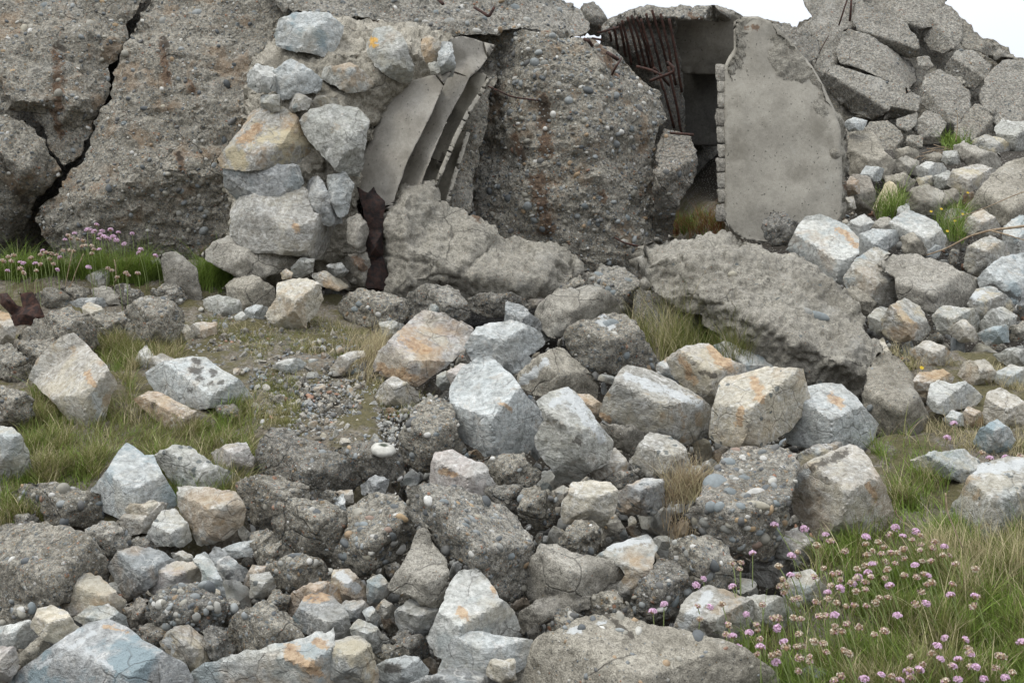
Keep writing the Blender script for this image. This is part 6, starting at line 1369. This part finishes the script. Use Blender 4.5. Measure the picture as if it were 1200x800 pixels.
# ================================================================ thrift flowers
def head_mesh(name, seed, pink):
    rg = np.random.default_rng(seed); parts = []; cols = []
    n = 46 if pink else 34
    V, T = ICO1
    parts.append((V * [.62, .62, .45], T)); cols.append(np.tile((.30, .2, .14, 1) if not pink else (.6, .4, .5, 1), (len(V), 1)))
    for i in range(n):                                     # florets: small folded cups standing out of a half ball
        z = rg.uniform(-.15, 1); a = rg.uniform(0, 6.283); r = math.sqrt(max(0, 1 - z * z))
        c = np.array([math.cos(a) * r, math.sin(a) * r, z * .75]) * rg.uniform(.68, .95)
        nn = c / np.linalg.norm(c); u = np.cross(nn, [0, .3, 1]); u /= np.linalg.norm(u) + 1e-9; w = np.cross(nn, u)
        s = rg.uniform(.2, .32) * (1 if pink else .8)
        P = np.array([c - nn * s * .7, c + u * s + nn * s * .4, c + w * s + nn * s * .2, c - u * s + nn * s * .4, c - w * s + nn * s * .2])
        parts.append((P, np.array([(0, 1, 2), (0, 2, 3), (0, 3, 4), (0, 4, 1)])))
        col = np.array((.78, .58, .72) if pink else [(.66, .59, .46), (.72, .66, .54), (.56, .43, .30)][rg.integers(3)]) * rg.uniform(.75, 1.15)
        if not pink and rg.random() < .12: col = np.array((.62, .38, .5))
        cols.append(np.tile([*col, 1], (5, 1)))
    V, T = join(parts)
    return mesh_np(name, V, T, PETAL, True, colors=np.concatenate(cols))
def bract_mesh():
    th = np.linspace(0, 2 * math.pi, 9)[:-1]
    rings = [(.12, -.75), (.5, -.35), (.68, .0), (.3, .05)]
    V = np.array([(math.cos(t) * r, math.sin(t) * r, z) for r, z in rings for t in th]); T = []
    for i in range(3):
        for j in range(8):
            a, b, c, d_ = i * 8 + j, i * 8 + (j + 1) % 8, (i + 1) * 8 + (j + 1) % 8, (i + 1) * 8 + j
            T += [(a, b, c), (a, c, d_)]
    return mesh_np('bracts', V, np.array(T), PETAL, True, colors=np.tile((.42, .29, .17, 1.), (len(V), 1)))
PINK = [head_mesh('flower_head', s, True) for s in range(4)]
TAN = [head_mesh('flower_head', s, False) for s in range(10, 14)]
BR = bract_mesh()
def flowers(txt, ox, oy, size, hgt, lean, where, lab_p, lab_t, group, dz=0):
    rg = np.random.default_rng(int(ox + oy + 3))
    for t in txt.split():
        k = t[0]; zx, zy = t[1:].split(',')
        x, y = ox + float(zx) / 4, oy + float(zy) / 4
        H = hgt * rg.uniform(.8, 1.25)
        d = min(ground_d(x, y, H), 5.45); p = P3(x, y, d)
        root = np.array([p[0] + lean * H + rg.normal(0, .012), p[1] + rg.normal(0, .012), 0]); root[2] = ground_h(root[0], root[1]) - .01
        e = bpy.data.objects.new('thrift_flower', None); COL.objects.link(e); e.location = root; e.empty_display_size = .02
        kind = 'pink' if k == 'p' else 'faded'
        tag(e, lab_p if k == 'p' else lab_t, 'flower', (group[0] if k == 'p' else group[1]))
        q = p - root
        tt = np.linspace(0, 1, 7)[:, None]
        mid = np.array([q[0] * .15, q[1] * .2, q[2] * .55])
        path = (1 - tt) ** 2 * 0 + 2 * tt * (1 - tt) * mid + tt ** 2 * q
        V, T = tube(path, .0012, 4)
        cst = np.array((.27, .33, .13)) * rg.uniform(.8, 1.2)
        st = add('stem', mesh_np('stem', V, T, GRASS, True, colors=np.tile([*cst, 1], (len(V), 1))), e)
        s = size * rg.uniform(.85, 1.15)
        hd = add('flower_head', (PINK if k == 'p' else TAN)[rg.integers(4)], e, q); hd.scale = (s, s, s * (1.05 if k == 'p' else 1.1))
        hd.rotation_euler = (rg.normal(0, .3), rg.normal(-.1, .3), rg.uniform(0, 6))
        bt = add('bracts', BR, e, q); bt.scale = (s * .95, s * .95, s * (.8 if k != 'p' else .7)); bt.rotation_euler = hd.rotation_euler
flowers('p170,78 p270,105 b290,137 p460,118 p597,72 b568,105 p632,112 p693,92 b714,110 b675,130 b783,138 p827,162 b771,170 b720,152 b715,178 b818,202 b848,202 b877,243 b972,268 b228,157 b362,184 b138,188 p110,206 b50,255 p106,296 b140,300 b67,316 b57,348 b82,345 b75,378 b517,142 b540,165 b490,182 b465,200 b458,150 b575,192 b608,192 b634,175 b530,196 b640,218 b550,235 b595,240 b560,270 b500,240 p488,244 b457,252 b418,268 b262,264 b216,303 b333,285 b305,292 b340,318 b388,330 p402,338 b415,310 p425,305 p468,285 b455,328 b484,305 b548,310 p570,345 b638,298 b697,305 p690,250 b730,290 p748,296 b763,230 b723,232 b745,340 b768,330 b722,375 b865,338 p856,388 b975,398 p968,392 b963,443 p740,428 b693,432 b455,362 b413,372 p338,357 p280,378 b296,345 b280,408 b225,422 b142,405 b118,410 b322,425 b365,442 b404,437 p313,483 b270,487 b240,490 b522,402 b562,400 b505,425 b460,440 p606,485 b313,535 b310,560 b345,560 b425,540 b370,525 b497,575 b547,558 b145,573 b215,608 b260,618 b160,628 b135,632 p45,543 b50,498 b25,498 b120,497 b155,500 p75,607 b85,635 b45,662 b18,672 p38,703 b147,683 b195,680 b195,702 b143,745 b355,650 b378,664 b273,657 p450,782 p532,762 b580,768 b340,768 b310,790 p620,788 b665,740 p658,748 b670,678 b725,714 p710,738 b667,775 p830,590 p925,597 p793,628 b768,662 p808,688 p890,688 b858,718 p866,722 b940,640 b945,662 p950,668 b950,725 p975,725 b1100,678 b1080,675 b1068,730 p1112,775 b1145,752 p1012,782 p890,785 b830,793 p1190,610 p30,60',
        900, 600, .0108, .13, .28, '', 'pink thrift head on a leaning stem over the lush grass bank', 'faded beige thrift head on a leaning stem over the lush grass bank', ('pink thrift flowers on the grass bank', 'faded thrift heads on the grass bank'))
flowers('p1128,192 b1073,237 b1035,243 b1068,268 p898,312 p863,343 p1033,348 p713,432 p660,465 b870,440 p928,445 b985,432 p1098,478 b1175,435 b880,503 b1013,530 p1035,580 p1112,565 b1003,573 b1145,528 b1152,553 b1163,595 p1165,632 b1150,665 p1063,635',
        600, 600, .0100, .11, .10, '', 'pink thrift head on a thin stem in front of the pale lichened boulder', 'faded thrift head on a thin stem in front of the pale lichened boulder', ('pink thrift flowers before the boulders', 'faded thrift heads before the boulders'))
flowers('p870,385 p840,452 p1113,543 b1003,522 b1183,540 p1040,548 p1175,580', 900, 400, .0125, .06, .05, '', 'pink thrift head among small stones near the spotted boulder', 'faded thrift head among small stones near the spotted boulder', ('pink thrift flowers among the small stones', 'faded thrift heads among the small stones'))
flowers('p452,255 p408,278 p437,290 p478,285 p350,295 p518,278 p555,290 p500,315 p530,310 p545,328 p462,322 p620,295 p583,345 p660,370 p650,385 p728,400 p465,370 b430,390 b320,305 p305,325 b330,320 b363,322 b390,330 b403,352 b385,355 b430,355 b440,370 p200,378 b215,385 b240,390 b265,395 b295,375 b325,375 b345,378 b190,395 p280,408 b65,398 b40,405 b52,425 b15,425 p95,430 p110,435 b145,410 p165,435 b190,440 p35,470 b95,460 b110,480 b170,470 p268,465 p415,453 b250,438 b235,415 b505,458 b525,468 b590,480 b645,482 b550,500 b600,490 p425,278 p445,283 p510,322 p470,300 p485,310',
        0, 200, .0125, .17, .1, '', 'pink thrift head above the grass at the foot of the big wall', 'faded thrift head above the grass at the foot of the big wall', ('pink thrift flowers by the big wall', 'faded thrift heads by the big wall'))

# yellow weeds on the slope
def yellow(x, y, where):
    d = ground_d(x, y, .08); p = P3(x, y, d); root = np.array([p[0] + .01, p[1], float(ground_h(p[0], p[1]))])
    e = bpy.data.objects.new('yellow_flower', None); COL.objects.link(e); e.location = root
    tag(e, 'small yellow wildflower ' + where, 'flower', 'yellow wildflowers on the slope')
    V, T = tube(np.array([[0, 0, 0], (p - root) * .5 + [.004, 0, 0], p - root]), .0012, 4)
    add('stem', mesh_np('stem', V, T, GRASS, True, colors=np.tile((.1, .16, .04, 1.), (len(V), 1))), e)
    parts = []
    for k in range(9):
        a = k / 9 * 6.283; u = np.array([math.cos(a), math.sin(a), .25]); w = np.array([-math.sin(a), math.cos(a), 0])
        parts.append((np.array([[0, 0, 0], u * .7 + w * .25, u, u * .7 - w * .25]), np.array([(0, 1, 2), (0, 2, 3)])))
    parts.append((ICO1[0] * .3, ICO1[1]))
    V, T = join(parts)
    h = add('flower_head', mesh_np('flower_head', V * .009, T, PETAL, True, colors=np.tile((.62, .45, .04, 1.), (len(V), 1))), e, p - root)
    h.rotation_euler = (.9, 0, 0)
for x, y, w in ((999, 231, 'against the upright slab edge'), (1091, 248, 'above the peaked quartz stone'), (1103, 245, 'left of the brownish flat block'), (1119, 259, 'in weeds right of the peaked quartz stone'),
                (1110, 271, 'lowest in the weeds beside the fallen branch'), (1134, 226, 'under the brownish flat block'), (1128, 251, 'at the foot of the big inclined slab'), (1080, 431, 'above the orange-rimmed stone')):
    yellow(x, y, w)

# ================================================================ white shell, branch, twigs
def shell():
    c = P3(449, 527, ground_d(449, 529) - .235)
    V, T = ICO3; V = V.copy()
    r = np.hypot(V[:, 0], V[:, 1]); V[:, 2] *= .5
    k = V[:, 2] > 0
    V[:, 2] -= np.where(k, .28 * np.exp(-(r / .24) ** 2), 0)
    th = np.arctan2(V[:, 1], V[:, 0]); V *= (1 + .02 * np.cos(th * 10))[:, None]
    V = V * .039 * (1 + .05 * fbm(V * 2.5, 3, 4))[:, None]; C = np.zeros((len(V), 4)); C[:, :] = (.50, .49, .44, 1); C[(r < .30) & k] = (.04, .05, .03, 1)
    o = add('sea_urchin_shell', mesh_np('sea_urchin_shell', V, T, simple_mat('shell_skin', None, None, 70, .5, .0006, True), True, colors=C), None, c)
    o.rotation_euler = (.25, .15, 0)
    tag(o, 'white hollow sea urchin shell with a dark hole on the crumbling chunk', 'shell')
shell()
def wood(name, path, r0, r1, label, cat, group=None, parent=None, above=None):
    P = np.array([P3(*p) for p in path]); t = np.linspace(0, len(P) - 1, (len(P) - 1) * 6 + 1)
    P = np.stack([np.interp(t, np.arange(len(P)), P[:, k]) for k in range(3)], -1)
    for _ in range(3): P[1:-1] = (P[:-2] + P[1:-1] * 2 + P[2:]) / 4
    V, T = tube(P, np.linspace(r0, r1, len(P)), 7)
    org = P[0]; po = np.array(parent.location) if parent else 0
    o = add(name, mesh_np(name, V - org, T, TWIG), parent, org - po)
    if label: tag(o, label, cat, group)
    return o
br = wood('fallen_branch', [(1225, 262, 5.0), (1185, 267, 5.05), (1160, 270, 5.1), (1135, 277, 5.15), (1110, 291, 5.2), (1086, 299, 5.25)], .007, .003, 'bare grey branch lying across the tan blocks on the slope', 'branch')
wood('side_twig', [(1160, 270, 5.1), (1180, 275, 5.0), (1205, 283, 4.95)], .004, .002, None, None, parent=br)
wood('side_twig', [(1228, 216, 5.4), (1190, 228, 5.45), (1150, 246, 5.5), (1115, 257, 5.6)], .0028, .0018, 'thin pale twig crossing the big grey inclined slab', 'twig')
rg = np.random.default_rng(5)
for i in range(22):
    x, y = rg.uniform(1066, 1120), rg.uniform(174, 188); a = rg.uniform(-.6, .5); ln = rg.uniform(10, 22); dd = rg.uniform(7.7, 7.95)
    wood('dead_twig', [(x - ln * math.cos(a), y - ln * math.sin(a), dd), (x, y - 2, dd - .04), (x + ln * math.cos(a), y + ln * math.sin(a) * .8, dd)], .003, .0015,
         'thin brown twig in the brushwood heap under the cracked mound', 'twig', 'twigs of the brushwood heap')
wood('dry_stalk', [(1120, 166, 7.8), (1122, 148, 7.8), (1122, 132, 7.8)], .004, .002, 'reddish upright stalk in the weeds before the cracked mound', 'stalk')
for i, (a, b, c) in enumerate((((1110, 600, 2.9), (1105, 560, 2.95), (1100, 545, 3.0)), ((330, 335, 4.6), (338, 310, 4.7), (345, 290, 4.7)), ((1048, 605, 3.2), (1044, 590, 3.2), (1040, 575, 3.2)))[:1]):
    pass
for pth, lb in (([(76, 338, 5.0), (80, 318, 5.0), (85, 294, 5.0)], 'tall pale seed stalk left of the pale wedge stone'), ([(82, 338, 5.0), (90, 315, 5.0), (98, 297, 5.0)], 'slanting pale seed stalk above the pale wedge stone'),
                ([(136, 330, 5.0), (136, 318, 5.0), (134, 304, 5.0)], 'light seed stalk in grass between the wedge and standing slab'), ([(41, 345, 4.9), (41, 330, 4.9), (44, 326, 4.9)], 'curled pale stalk behind the rusty channel'),
                ([(1128, 642, 2.9), (1110, 600, 2.9), (1108, 577, 2.9)], 'bent straw stalk leaning toward the spotted boulder'), ([(1070, 620, 3.2), (1052, 605, 3.2), (1049, 598, 3.2)], 'short grey stalk beside the big tan cut block')):
    wood('seed_stalk', pth, .0016, .0022, lb, 'stalk')
